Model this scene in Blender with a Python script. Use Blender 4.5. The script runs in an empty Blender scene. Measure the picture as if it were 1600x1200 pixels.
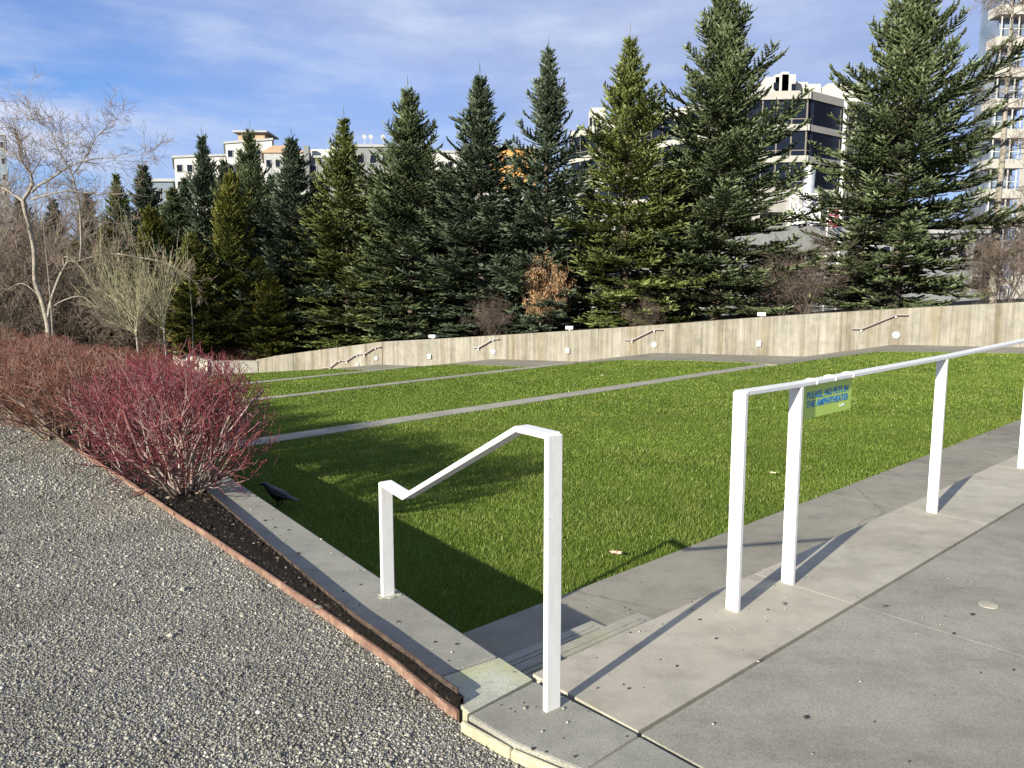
import bpy, math, random
import numpy as np
from mathutils import Vector, Matrix
random.seed(7)
RNG = np.random.default_rng(7)
S = bpy.context.scene
COL = S.collection

# ------------------------------------------------------------------ camera model
F, CX, CY, H, PITCH = 1202.0, 800.0, 600.0, 1.5, math.radians(7.113)
cp, sp = math.cos(PITCH), math.sin(PITCH)
def ray(px, py):
    x = (px-CX)/F; y = -(py-CY)/F
    return Vector((x, cp + y*sp, -sp + y*cp))
def P(px, py, z=0.0):
    d = ray(px, py); t = (z-H)/d.z
    return Vector((d.x*t, d.y*t, z))
def PY(px, py, Y):
    d = ray(px, py); t = Y/d.y
    return Vector((d.x*t, Y, H + d.z*t))
def Pv(px, py, p0, n):
    d = ray(px, py); t = ((p0-Vector((0, 0, H))).dot(n))/d.dot(n)
    return Vector((d.x*t, d.y*t, H + d.z*t))

# ------------------------------------------------------------------ object helpers
def link(o, parent=None):
    COL.objects.link(o)
    if parent: o.parent = parent
    return o
def tag(o, label=None, cat=None, group=None, kind=None):
    if label: o['label'] = label
    if cat: o['category'] = cat
    if group: o['group'] = group
    if kind: o['kind'] = kind
    return o
def empty(name, loc=(0, 0, 0), rz=0):
    o = bpy.data.objects.new(name, None); o.location = loc; o.rotation_euler = (0, 0, rz)
    o.empty_display_size = .2
    return link(o)
def copy_tree(o, parent=None):
    c = o.copy(); link(c, parent)
    for ch in list(o.children): copy_tree(ch, c)
    return c
class MB:
    def __init__(s): s.v = []; s.f = []
    def add(s, vs, fs):
        b = len(s.v); s.v += [tuple(v) for v in vs]; s.f += [tuple(i+b for i in f) for f in fs]
    def box(s, c, size, rz=0.0):
        c = Vector(c); hx, hy, hz = size[0]/2, size[1]/2, size[2]/2
        R = Matrix.Rotation(rz, 3, 'Z')
        vs = [c + R@Vector((x*hx, y*hy, z*hz)) for z in (-1, 1) for x, y in ((-1, -1), (1, -1), (1, 1), (-1, 1))]
        s.add(vs, [(0, 3, 2, 1), (4, 5, 6, 7), (0, 1, 5, 4), (1, 2, 6, 5), (2, 3, 7, 6), (3, 0, 4, 7)])
    def beam(s, a, b, side, w, t):
        """bar a->b; w = width along 'side', t = thickness along the third axis"""
        a = Vector(a); b = Vector(b); d = (b-a).normalized(); side = Vector(side).normalized()
        up = d.cross(side).normalized()
        vs = []
        for p in (a, b):
            for i, j in ((-1, -1), (1, -1), (1, 1), (-1, 1)):
                vs.append(p + side*(w/2*i) + up*(t/2*j))
        s.add(vs, [(0, 3, 2, 1), (4, 5, 6, 7), (0, 1, 5, 4), (1, 2, 6, 5), (2, 3, 7, 6), (3, 0, 4, 7)])
    def prism(s, poly, z0, z1):
        """poly: list of (x,y[,z_top]) ; extruded down to z0"""
        n = len(poly)
        a = sum(poly[i][0]*poly[(i+1) % n][1]-poly[(i+1) % n][0]*poly[i][1] for i in range(n))
        if a < 0: poly = poly[::-1]
        top = [(p[0], p[1], z1 if z1 is not None else p[2]) for p in poly]; bot = [(p[0], p[1], z0) for p in poly]
        s.add(bot+top, [tuple(range(n, 2*n)), tuple(range(n-1, -1, -1))] + [(i, (i+1) % n, n+(i+1) % n, n+i) for i in range(n)])
    def tube(s, pts, rad, n=6, cap=True):
        pts = [Vector(p) for p in pts]
        if not hasattr(rad, '__len__'): rad = [rad]*len(pts)
        vs = []; fs = []; m = len(pts)
        ref = Vector((0.31, 0.17, 0.93))
        for i, p in enumerate(pts):
            d = (pts[min(i+1, m-1)]-pts[max(i-1, 0)])
            d = d.normalized() if d.length > 1e-9 else Vector((0, 0, 1))
            r = ref if abs(d.dot(ref)) < .93 else Vector((1, 0, 0))
            a = d.cross(r).normalized(); b = d.cross(a)
            for k in range(n):
                t = 2*math.pi*k/n
                vs.append(p + a*(rad[i]*math.cos(t)) + b*(rad[i]*math.sin(t)))
        for i in range(m-1):
            for k in range(n):
                fs.append((i*n+k, i*n+(k+1) % n, (i+1)*n+(k+1) % n, (i+1)*n+k))
        if cap:
            fs.append(tuple(range(n-1, -1, -1))); fs.append(tuple((m-1)*n+k for k in range(n)))
        s.add(vs, fs)
    def mesh(s, name, mat, smooth=False):
        me = bpy.data.meshes.new(name); me.from_pydata(s.v, [], s.f); me.update()
        if mat: me.materials.append(mat)
        if smooth:
            for p in me.polygons: p.use_smooth = True
        return me
    def build(s, name, mat, parent=None, smooth=False, bevel=0, label=None, cat=None, group=None, kind=None, loc=None):
        o = bpy.data.objects.new(name, s.mesh(name, mat, smooth)); link(o, parent)
        if loc: o.location = loc
        if bevel:
            m = o.modifiers.new('bevel', 'BEVEL'); m.width = bevel; m.segments = 2; m.limit_method = 'ANGLE'
        return tag(o, label, cat, group, kind)
def np_mesh(name, V, Fc, mat, tint=None, smooth=False):
    """fast mesh: V (N,3), Fc (M,k) equal-size faces, tint per face"""
    me = bpy.data.meshes.new(name); V = np.asarray(V, np.float32); Fc = np.asarray(Fc, np.int32); M, k = Fc.shape
    me.vertices.add(len(V)); me.vertices.foreach_set('co', V.ravel())
    me.loops.add(M*k); me.loops.foreach_set('vertex_index', Fc.ravel())
    me.polygons.add(M); me.polygons.foreach_set('loop_start', np.arange(0, M*k, k, dtype=np.int32))
    try: me.polygons.foreach_set('loop_total', np.full(M, k, np.int32))
    except Exception: pass
    if tint is not None:
        a = me.attributes.new('tint', 'FLOAT', 'FACE'); a.data.foreach_set('value', np.asarray(tint, np.float32))
    me.update(calc_edges=True)
    if mat: me.materials.append(mat)
    if smooth: me.polygons.foreach_set('use_smooth', np.ones(M, bool))
    return me
def obj(name, me, parent=None, **k):
    o = bpy.data.objects.new(name, me); link(o, parent); return tag(o, **k)

# ------------------------------------------------------------------ materials
def newmat(name):
    m = bpy.data.materials.new(name); m.use_nodes = True
    nt = m.node_tree; b = nt.nodes['Principled BSDF']
    return m, nt, b
def N(nt, t, **k):
    n = nt.nodes.new(t)
    for a, v in k.items(): setattr(n, a, v)
    return n
def coords(nt, scale=(1, 1, 1), kind='Object'):
    tc = N(nt, 'ShaderNodeTexCoord'); mp = N(nt, 'ShaderNodeMapping'); mp.inputs['Scale'].default_value = scale
    nt.links.new(tc.outputs[kind], mp.inputs['Vector']); return mp.outputs['Vector']
def noise(nt, vec, scale, detail=4, rough=.55):
    n = N(nt, 'ShaderNodeTexNoise'); n.inputs['Scale'].default_value = scale; n.inputs['Detail'].default_value = detail
    n.inputs['Roughness'].default_value = rough; nt.links.new(vec, n.inputs['Vector']); return n.outputs['Fac']
def ramp(nt, fac, stops):
    r = N(nt, 'ShaderNodeValToRGB'); e = r.color_ramp.elements
    while len(e) < len(stops): e.new(.5)
    for i, (p, c) in enumerate(stops):
        e[i].position = p; e[i].color = (c, c, c, 1) if not hasattr(c, '__len__') else (*c, 1)
    nt.links.new(fac, r.inputs['Fac']); return r.outputs['Color']
def mix(nt, fac, a, b, mode='MIX'):
    m = N(nt, 'ShaderNodeMixRGB', blend_type=mode)
    for inp, v in ((m.inputs['Fac'], fac), (m.inputs['Color1'], a), (m.inputs['Color2'], b)):
        if hasattr(v, 'is_linked'): nt.links.new(v, inp)
        elif hasattr(v, '__len__'): inp.default_value = (*v, 1)
        else: inp.default_value = v if inp.type == 'VALUE' else (v, v, v, 1)
    return m.outputs['Color']
def bump(nt, b, h, strength, dist):
    n = N(nt, 'ShaderNodeBump'); n.inputs['Strength'].default_value = strength; n.inputs['Distance'].default_value = dist
    nt.links.new(h, n.inputs['Height']); nt.links.new(n.outputs['Normal'], b.inputs['Normal']); return n

def concrete(name, c1, c2, speck=.5, scale=1.0, streak=False, moss=0.0, bumpd=.0015, rough=.85, pits=0.0, stain=.55, crack=0.0):
    m, nt, b = newmat(name); v = coords(nt)
    big = noise(nt, v, .9*scale, 6, .65); mid = noise(nt, v, 6*scale, 6, .7); fine = noise(nt, v, 160, 3, .8)
    col = mix(nt, ramp(nt, big, [(.3, 0.), (.7, 1.)]), c1, c2)
    col = mix(nt, .55, col, ramp(nt, mid, [(.3, .62), (.5, .98), (.75, 1.18)]), 'MULTIPLY')
    col = mix(nt, speck, col, ramp(nt, fine, [(.3, .5), (.5, 1.), (.7, 1.45)]), 'MULTIPLY')
    st = noise(nt, coords(nt, (1, 2.2, 1)), .75, 7, .72)
    col = mix(nt, stain, col, ramp(nt, st, [(.36, (.70, .69, .67)), (.5, (1, 1, 1)), (.68, (1.1, 1.09, 1.07))]), 'MULTIPLY')
    if crack:
        dn = N(nt, 'ShaderNodeTexNoise'); dn.inputs['Scale'].default_value = 2.5; dn.inputs['Detail'].default_value = 6; nt.links.new(v, dn.inputs['Vector'])
        dv = mix(nt, .35, v, dn.outputs['Color'], 'ADD')
        vc = N(nt, 'ShaderNodeTexVoronoi', feature='DISTANCE_TO_EDGE'); vc.inputs['Scale'].default_value = .55; nt.links.new(dv, vc.inputs['Vector'])
        ck = mix(nt, 1, ramp(nt, vc.outputs['Distance'], [(0, .45), (.0035, .6), (.006, 1.)]), ramp(nt, noise(nt, v, .6, 2), [(.5, 1.), (.56, 0.)]), 'LIGHTEN')
        col = mix(nt, crack, col, ck, 'MULTIPLY')
    if pits:
        vo = N(nt, 'ShaderNodeTexVoronoi'); vo.inputs['Scale'].default_value = 55; nt.links.new(v, vo.inputs['Vector'])
        pm = mix(nt, 1, ramp(nt, vo.outputs['Distance'], [(.0, 0.), (.13, 0.), (.2, 1.)]), ramp(nt, noise(nt, v, 9, 3), [(.45, 1.), (.6, 0.)]), 'LIGHTEN')
        col = mix(nt, pits, col, pm, 'MULTIPLY')
    if streak:
        vs = coords(nt, (7, 7, .22)); s1 = noise(nt, vs, 1.0, 7, .75)
        col = mix(nt, .85, col, ramp(nt, s1, [(.33, (.50, .45, .37)), (.48, (.92, .90, .86)), (.66, (1.3, 1.3, 1.28))]), 'MULTIPLY')
        vs2 = coords(nt, (1.6, 1.6, .06)); s2 = noise(nt, vs2, 1.0, 4, .6)
        col = mix(nt, .8, col, ramp(nt, s2, [(.36, (.78, .71, .58)), (.52, (1., 1., 1.)), (.66, (1.15, 1.16, 1.14))]), 'MULTIPLY')
        sx = N(nt, 'ShaderNodeSeparateXYZ'); nt.links.new(coords(nt), sx.inputs[0])
    if moss:
        mm = noise(nt, v, 3.2, 6, .7)
        col = mix(nt, ramp(nt, mm, [(.42, 0.), (.66, moss)]), col, (.30, .31, .10), 'MIX')
    nt.links.new(col, b.inputs['Base Color']); b.inputs['Roughness'].default_value = rough
    b.inputs['Specular IOR Level'].default_value = .3
    bump(nt, b, mix(nt, .5, fine, mid), .7, bumpd)
    return m
def plain(name, col, rough=.6, metal=0.0, var=.12, scale=12, spec=.5):
    m, nt, b = newmat(name); v = coords(nt)
    n = noise(nt, v, scale, 5, .65)
    nt.links.new(mix(nt, 1, col, ramp(nt, n, [(.3, 1-var*1.6), (.7, 1+var)]), 'MULTIPLY'), b.inputs['Base Color'])
    b.inputs['Roughness'].default_value = rough; b.inputs['Metallic'].default_value = metal
    b.inputs['Specular IOR Level'].default_value = spec
    return m
def foliage(name, stops, rough=.6, patch=(.6, 1.25), pscale=.9, transl=0.0, spec=.25):
    """colour per face from 'tint', modulated by clump-sized patches and by object"""
    m, nt, b = newmat(name)
    a = N(nt, 'ShaderNodeAttribute', attribute_name='tint')
    col = ramp(nt, a.outputs['Fac'], stops)
    n = noise(nt, coords(nt), pscale, 3, .6)
    col = mix(nt, .8, col, ramp(nt, n, [(.35, patch[0]), (.65, patch[1])]), 'MULTIPLY')
    nt.links.new(col, b.inputs['Base Color']); b.inputs['Roughness'].default_value = rough
    b.inputs['Specular IOR Level'].default_value = spec
    if transl:
        t = N(nt, 'ShaderNodeBsdfTranslucent'); nt.links.new(col, t.inputs['Color'])
        mx = N(nt, 'ShaderNodeMixShader'); mx.inputs[0].default_value = transl
        nt.links.new(b.outputs[0], mx.inputs[1]); nt.links.new(t.outputs[0], mx.inputs[2])
        nt.links.new(mx.outputs[0], nt.nodes['Material Output'].inputs['Surface'])
    return m

M_PLAZA = concrete('plaza_concrete', (.20, .192, .158), (.265, .255, .212), .75, .8, pits=.35, bumpd=.002, stain=.65, crack=.5)
M_SLAB = concrete('pale_concrete', (.29, .266, .212), (.37, .342, .28), .3, .9, pits=.22, stain=.6)
M_CURB = concrete('curb_concrete', (.20, .195, .165), (.26, .252, .215), .8, 1.2, pits=.45, bumpd=.0025)
M_CURBMOSS = concrete('mossy_concrete', (.30, .30, .24), (.42, .42, .35), .6, 2.5, moss=.6, pits=.5, bumpd=.003)
M_PATH = concrete('path_concrete', (.182, .17, .135), (.25, .233, .19), .45, .7, pits=.25, stain=.75, crack=.6)
M_STEP = concrete('step_concrete', (.24, .23, .195), (.32, .308, .265), .5, 2., moss=.25)
M_STRIP = concrete('strip_concrete', (.23, .22, .175), (.31, .295, .24), .5, 1.5)
M_WALL = concrete('board_formed_concrete', (.20, .188, .160), (.255, .242, .212), .25, .5, streak=True, rough=.9)
M_WALLCAP = concrete('wall_cap_concrete', (.30, .285, .24), (.38, .365, .31), .4, 1.)
M_CREAM = concrete('cream_curb_face', (.30, .28, .19), (.40, .37, .26), .6, 4., bumpd=.003)
def paint():
    m, nt, b = newmat('white_paint'); v = coords(nt)
    c = mix(nt, 1, (.66, .655, .635), ramp(nt, noise(nt, v, 22, 5, .7), [(.3, .95), (.7, 1.03)]), 'MULTIPLY')
    c = mix(nt, .7, c, ramp(nt, noise(nt, coords(nt, (60, 60, 3)), 1, 4, .6), [(.3, (.86, .84, .8)), (.5, (1, 1, 1))]), 'MULTIPLY')
    c = mix(nt, ramp(nt, noise(nt, v, 55, 3, .6), [(.71, 0.), (.735, .8)]), c, (.16, .09, .05))
    nt.links.new(c, b.inputs['Base Color']); b.inputs['Roughness'].default_value = .45
    bump(nt, b, noise(nt, v, 40, 4, .6), .5, .001); return m
M_WHITE = paint()
def rustmat():
    m, nt, b = newmat('rusty_steel'); v = coords(nt)
    n1 = noise(nt, v, 9, 6, .7); n2 = noise(nt, v, 70, 4, .7)
    c = ramp(nt, n1, [(.3, (.085, .048, .034)), (.5, (.165, .092, .064)), (.7, (.27, .18, .13))])
    c = mix(nt, .6, c, ramp(nt, n2, [(.3, .55), (.6, 1.2)]), 'MULTIPLY')
    nt.links.new(c, b.inputs['Base Color']); b.inputs['Roughness'].default_value = .8
    bump(nt, b, n2, .6, .002); return m
M_RUST = rustmat()
M_STEEL = plain('weathered_edging_steel', (.085, .06, .045), .55, .3, .4, 20)
M_SOIL = plain('dark_mulch', (.007, .0055, .0045), .95, 0, .7, 60, .1)
M_CHIP = foliage('bark_chips', [(0, (.005, .004, .003)), (.7, (.014, .010, .008)), (.95, (.04, .03, .024)), (1, (.22, .19, .15))], .9)
def gravelmat():
    m, nt, b = newmat('gravel_bed'); v = coords(nt)
    vo = N(nt, 'ShaderNodeTexVoronoi'); vo.inputs['Scale'].default_value = 125; nt.links.new(v, vo.inputs['Vector'])
    sep = N(nt, 'ShaderNodeSeparateColor'); nt.links.new(vo.outputs['Color'], sep.inputs[0])
    c = ramp(nt, sep.outputs[0], [(0, (.06, .058, .052)), (.45, (.20, .195, .178)), (.85, (.33, .32, .295)), (1, (.60, .58, .54))])
    big = noise(nt, v, .8, 6, .7)
    c = mix(nt, .9, c, ramp(nt, big, [(.32, (.72, .69, .6)), (.55, (1, 1, 1)), (.7, (1.1, 1.1, 1.1))]), 'MULTIPLY')
    c = mix(nt, 1, c, ramp(nt, vo.outputs['Distance'], [(.0, 1.1), (.45, .8), (.7, .35)]), 'MULTIPLY')
    nt.links.new(c, b.inputs['Base Color']); b.inputs['Roughness'].default_value = .9
    inv = ramp(nt, vo.outputs['Distance'], [(0, 1.), (.7, 0.)])
    bump(nt, b, inv, 1.0, .006); return m
M_GRAVEL = gravelmat()
M_STONE = foliage('gravel_stones', [(0, (.085, .078, .060)), (.35, (.21, .198, .158)), (.75, (.335, .32, .28)), (1, (.56, .54, .48))], .85, patch=(.70, 1.12), pscale=1.6)
def lawnmat():
    m, nt, b = newmat('lawn_thatch'); v = coords(nt)
    c = ramp(nt, noise(nt, v, 60, 5, .8), [(.3, (.03, .06, .006)), (.5, (.08, .145, .012)), (.7, (.14, .22, .03))])
    c = mix(nt, .8, c, ramp(nt, noise(nt, v, .7, 4, .6), [(.35, .75), (.65, 1.15)]), 'MULTIPLY')
    nt.links.new(c, b.inputs['Base Color']); b.inputs['Roughness'].default_value = .9
    b.inputs['Specular IOR Level'].default_value = .1
    bump(nt, b, noise(nt, v, 90, 3, .8), 1, .03); return m
M_LAWN = lawnmat()
M_GRASS = foliage('grass_blades', [(0, (.052, .088, .012)), (.4, (.110, .160, .020)), (.8, (.180, .235, .038)), (.97, (.26, .33, .06)), (1, (.50, .50, .22))],
                  .55, patch=(.74, 1.2), pscale=.55, transl=.25, spec=.3)
_nt = M_GRASS.node_tree; _b = _nt.nodes['Principled BSDF']; _src = _b.inputs['Base Color'].links[0].from_socket
_y = mix(_nt, ramp(_nt, noise(_nt, coords(_nt), 1.7, 5, .65), [(.5, 0.), (.68, .55)]), _src, (.22, .235, .06))
for _l in list(_src.links):
    if _l.to_node.type in ('BSDF_PRINCIPLED', 'BSDF_TRANSLUCENT'): _nt.links.new(_y, _l.to_socket)
def groundmat():
    m, nt, b = newmat('winter_ground'); v = coords(nt)
    c = ramp(nt, noise(nt, v, 1.3, 7, .7), [(.3, (.025, .022, .014)), (.5, (.055, .05, .028)), (.7, (.09, .085, .045))])
    nt.links.new(c, b.inputs['Base Color']); b.inputs['Roughness'].default_value = .95
    bump(nt, b, noise(nt, v, 12, 5), .8, .05); return m
M_GROUND = groundmat()
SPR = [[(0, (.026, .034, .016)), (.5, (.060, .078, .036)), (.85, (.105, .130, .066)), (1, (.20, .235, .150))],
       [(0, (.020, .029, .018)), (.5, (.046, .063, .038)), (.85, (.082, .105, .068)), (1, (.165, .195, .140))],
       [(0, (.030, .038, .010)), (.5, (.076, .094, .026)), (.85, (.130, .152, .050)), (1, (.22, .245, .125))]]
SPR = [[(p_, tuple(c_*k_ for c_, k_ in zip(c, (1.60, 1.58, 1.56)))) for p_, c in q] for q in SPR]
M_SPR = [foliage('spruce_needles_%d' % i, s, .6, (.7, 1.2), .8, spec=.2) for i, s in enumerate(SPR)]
M_CEDAR = foliage('cedar_sprays', [(0, (.045, .055, .010)), (.5, (.105, .12, .02)), (.85, (.18, .185, .035)), (1, (.26, .16, .05))], .65, (.65, 1.25), 1.2)
M_BARK = plain('spruce_bark', (.10, .075, .055), .9, 0, .4, 14)
M_GREYBARK = plain('grey_bark', (.24, .215, .18), .85, 0, .45, 9)
M_PALEBARK = plain('pale_bark', (.23, .20, .16), .8, 0, .4, 7)
M_TWIG = plain('brown_twigs', (.135, .10, .08), .85, 0, .3, 6)
M_GREYTWIG = plain('grey_brown_twigs', (.20, .155, .118), .85, 0, .35, 3)
M_WHIP = plain('straw_whips', (.36, .33, .20), .8, 0, .3, 5)
M_BEECH = foliage('dry_brown_leaves', [(0, (.16, .085, .04)), (.5, (.34, .2, .10)), (1, (.55, .37, .21))], .7, transl=.2)
def dogmat(name, tip, mid_, base, zlo, zhi):
    m, nt, b = newmat(name); v = coords(nt)
    a = N(nt, 'ShaderNodeAttribute', attribute_name='tint')       # 0 old wood .. 1 young shoot
    c = ramp(nt, a.outputs['Fac'], [(0, base), (.35, base), (.6, mid_), (1, tip)])
    n = noise(nt, v, 14, 4, .7)
    c = mix(nt, .9, c, ramp(nt, n, [(.3, .6), (.65, 1.3)]), 'MULTIPLY')
    nt.links.new(c, b.inputs['Base Color']); b.inputs['Roughness'].default_value = .45
    return m
M_DOG = dogmat('red_dogwood_bark', (.165, .022, .030), (.125, .032, .036), (.24, .185, .155), 0, 1)
M_DOG2 = dogmat('russet_dogwood_bark', (.15, .048, .030), (.125, .058, .036), (.21, .165, .125), 0, 1)

# ------------------------------------------------------------------ ground plan
U = Vector((1366/1211, 1, 0)).normalized()          # along plaza edge and path
V = Vector((-U.y, U.x, 0))                          # towards the lawn
Z0, Z1, Z2, Z3 = -.48, -.98, -1.41, -1.80           # lawn terraces
O = P(1000, 1145)
def uv(u, v, z=0): q = O + U*u + V*v; return (q.x, q.y, z)
vE = (P(1100, 932)-O).dot(V)                        # width of pale slab
WA = P(831, 1060); WB = P(361, 746)
WD = (WB-WA).normalized(); WN = Vector((WD.y, -WD.x, 0))    # curb wall direction, normal towards lawn
def wl(s, n, z=0): q = WA + WD*s + WN*n; return (q.x, q.y, z)
print('vE', vE, 'WD', WD, 'WN', WN)

# base sheet to the horizon, everything else stands on it
m = MB(); m.add([(-3000, -3000, -2.6), (3000, -3000, -2.6), (3000, 3000, -2.6), (-3000, 3000, -2.6)], [(0, 1, 2, 3)])
m.build('ground', M_GROUND, kind='structure')

# gravel area
edge_px = [(40, 652), (130, 712), (200, 757), (262, 800), (372, 874), (464, 936), (595, 1027), (674, 1093), (716, 1127)]
E = [P(x, y, -.05) for x, y in edge_px]
d0 = (E[0]-E[3]).normalized()
E = [E[0]+d0*18, E[0]+d0*6] + E
CURBL = [(725, 1118), (803, 1161), (903, 1203)]
CL = [P(x, y, 0) for x, y in CURBL]
CL.append(CL[-1]-V*.5)
cl_end = CL[-1] - V*9
poly = [(p.x, p.y) for p in E] + [(p.x+.004, p.y) for p in CL] + [(cl_end.x, cl_end.y), (-8, -12), (-32, -8), (-36, 14)]
m = MB(); m.prism(poly, -2.7, -.05); m.build('gravel', M_GRAVEL, kind='structure')

# plaza slabs with open joints
g = .011
base = MB(); base.prism([uv(-.02, vE-.05), uv(30, vE-.05), uv(30, -14), uv(-.02, -14)], -2.65, -.03)
base.build('joint_bed', M_SOIL, kind='structure')
m = MB()
vj = 0.0
us = [0, (P(1335, 944)-O).dot(U), (P(1534, 817)-O).dot(U)]
step = us[1]-us[0]; us = [0, us[1]] + [us[1]+(us[2]-us[1])*k for k in range(1, 10)]
for a, b in zip(us[:-1], us[1:]):
    m.prism([uv(a+.003, g), uv(b-.0015, g), uv(b-.0015, vE), uv(a+.003, vE)], Z0-.3, 0)
m.build('pale_paving', M_SLAB, kind='structure')
m = MB()
for k, (a, b) in enumerate(zip(us[:-1], us[1:])):
    for j in range(4):
        m.prism([uv(a+.0025, -g/2-j*2.6), uv(b-.0015, -g/2-j*2.6), uv(b-.0015, -(j+1)*2.6+.002-g/2), uv(a+.0025, -(j+1)*2.6+.002-g/2)], -.14, -.002)
m.build('plaza', M_PLAZA, kind='structure')
# curb slabs left of the joint
m = MB()
J1 = O - U*(.004); J2 = P(912, 1203); jd = (J2-O).normalized()
c0 = P(836, 1063)
vA = (c0-O).dot(V)
m.prism([(CL[0].x+.012, CL[0].y+.004)] + [(c0.x, c0.y)] + [(J1.x, J1.y)] + [((J2-U*.004).x, (J2-U*.004).y)] + [(CL[1].x, CL[1].y)], -.3, 0)
J2b = J2 + U*.006; Ob = O + Vector((0, -.012, 0))
far = O - V*10
m.prism([(Ob.x-.004, Ob.y), (J2b.x, J2b.y), (CL[2].x, CL[2].y), (CL[3].x, CL[3].y), (cl_end.x, cl_end.y), (far.x-g, far.y)], -.3, 0)
m.build('curb_paving', M_CURB, bevel=.012, kind='structure')
# cream cast kerb face below that slab
m = MB()
pts = [CL[0], CL[1], CL[2], CL[3], cl_end]
for a, b in zip(pts[:-1], pts[1:]):
    n = Vector(((b-a).y, -(b-a).x, 0)).normalized()
    if n.x > 0: n = -n
    m.prism([(a.x, a.y), (b.x, b.y), ((b+n*.022).x, (b+n*.022).y), ((a+n*.022).x, (a+n*.022).y)], -.35, -.012)
m.build('kerb_face', M_CREAM, bevel=.01, kind='structure')

# lower path and steps
vL = (P(1160, 819, Z0)-O).dot(V); vL2 = (P(725, 989, Z0)-O).dot(V)
print('lawn edge v', vL, vL2, (P(1592, 656, Z0)-O).dot(V))
m = MB()
pj = [-2.6] + [(P(x, y, Z0)-O).dot(U) for x, y in ((893, 928), (1287, 770))]
dpj = pj[2]-pj[1]; pj += [pj[2]+dpj*.45*k for k in range(1, 22)]
L0 = P(725, 989, Z0); L1 = P(1592, 656, Z0); LD = (L1-L0).normalized()
def lawn_v(u):
    # v of lawn edge at given u
    t = (u-(L0-O).dot(U))/LD.dot(U); return (L0+LD*t-O).dot(V)
for a, b in zip(pj[:-1], pj[1:]):
    m.prism([uv(a+.002, vE+.001), uv(b-.002, vE+.001), uv(b-.002, lawn_v(b)), uv(a+.002, lawn_v(a))], -1.2, Z0)
m.build('lower_path', M_PATH, kind='structure')
st = empty('steps', uv(0, vE, Z0)); inv = Vector(st.location)
uA = (P(1018, 966, -.16)-O).dot(U); uB = (P(958, 984, -.32)-O).dot(U)
tr = .33
for k, (z, ue, v0, v1) in enumerate(((-.16, uA, vE+.003, vE+tr), (-.32, uB, vE+tr+.002, vE+2*tr))):
    m = MB(); m.prism([uv(-1.6, v0), uv(ue, v0), uv(ue, v1), uv(-1.6, v1)], Z0-.1, z)
    # raised safety grooves ribs near the nosing
    for q in (.05, .085, .12):
        m.prism([uv(-1.6, v1-q), uv(ue-.05, v1-q), uv(ue-.05, v1-q-.012), uv(-1.6, v1-q-.012)], z+.0002, z+.004)
    o = m.build('step', M_STEP, st, bevel=.006); o.location = -inv
tag(st, 'two low pale concrete steps between the plaza slab and the shaded lower path', 'steps')

# curb wall beside the lawn
wall = empty('curb_wall', wl(0, 0, 0)); wi = -Vector(wall.location)
m = MB(); ln = (WB-WA).length
cj = (P(775, 1027)-WA).dot(WD)
inner_px = [(686, 1086), (600, 998), (548, 959), (475, 892), (396, 828), (344, 781)]
IN = [P(x, y, .045) for x, y in inner_px]
En = [((p-WA).dot(WD), (p-WA).dot(WN)) for p in E]; En.sort()
IN = [p + WN*max(0, float(np.interp((p-WA).dot(WD), [e_[0] for e_ in En], [e_[1] for e_ in En]))+.03-(p-WA).dot(WN)) for p in IN]
print('IN', [(round((p-WA).dot(WD), 2), round((p-WA).dot(WN), 3)) for p in IN]); print('E', [(round((p-WA).dot(WD), 2), round((p-WA).dot(WN), 3)) for p in E])
nin = [(p-WA).dot(WN) for p in IN]; sin_ = [(p-WA).dot(WD) for p in IN]
lf = [wl(s_, n_+.004) for s_, n_ in zip(sin_, nin) if s_ > cj+.05]
nl = nin[-1]
ncj = float(np.interp(cj, sin_, nin)); lf = [wl(cj+.004, ncj+.004)] + lf + [wl(19, nl+.004)]
m.prism([wl(19, 0), wl(cj+.004, 0)] + lf, -2.7, 0)
o = m.build('wall_body', M_CURB, wall, bevel=.012); o.location = wi
m = MB(); c1 = P(722, 1116)
cc0 = P(832, 1060) - V*.0
m.prism([(cc0.x, cc0.y), wl(cj-.004, 0)[:2], wl(cj-.004, ncj+.004)[:2], wl(max(-.06, (c1-WA).dot(WD)), -.325)[:2], (CL[0].x+.01, CL[0].y+.012)], -.9, -.003)
o = m.build('end_block', M_CURBMOSS, wall, bevel=.012); o.location = wi
o['label'] = 'pale mossy end block'
tag(wall, 'long low grey concrete curb wall between shrub bed and lawn', 'wall')

# planting bed soil
tail = IN[-1] + WD*14; IN2 = IN + [IN[-1]+WD*2, IN[-1]+WD*6, tail]
bed = [(p.x, p.y) for p in E[:-1]] + [((E[-1]*.5+IN[0]*.5).x, (E[-1]*.5+IN[0]*.5).y)] + [wl((p-WA).dot(WD), (p-WA).dot(WN)+.003)[:2] for p in IN2]
m = MB(); vs = []; fs = []
ss_ = [-.0, .2, .5, 1, 1.6, 2.3, 3.2, 4.5, 6, 8, 11, 15, 19]
ee = sorted(En); ii = sorted(((p-WA).dot(WD), (p-WA).dot(WN)) for p in IN2)
def bed_n(s_): return float(np.interp(s_, [a for a, b in ee], [b for a, b in ee])), float(np.interp(s_, [a for a, b in ii], [b for a, b in ii]))
for s_ in ss_:
    a, b = bed_n(s_); vs += [wl(s_, a, -2.68), wl(s_, a, -.03), wl(s_, a*.5+b*.5, .01), wl(s_, b+.003, .030), wl(s_, b+.003, -2.68)]
for i in range(len(ss_)-1):
    for k in range(4): fs.append((i*5+k, i*5+k+1, i*5+k+6, i*5+k+5))
m.add(vs, fs); m.build('planting_bed', M_SOIL, kind='structure')

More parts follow.
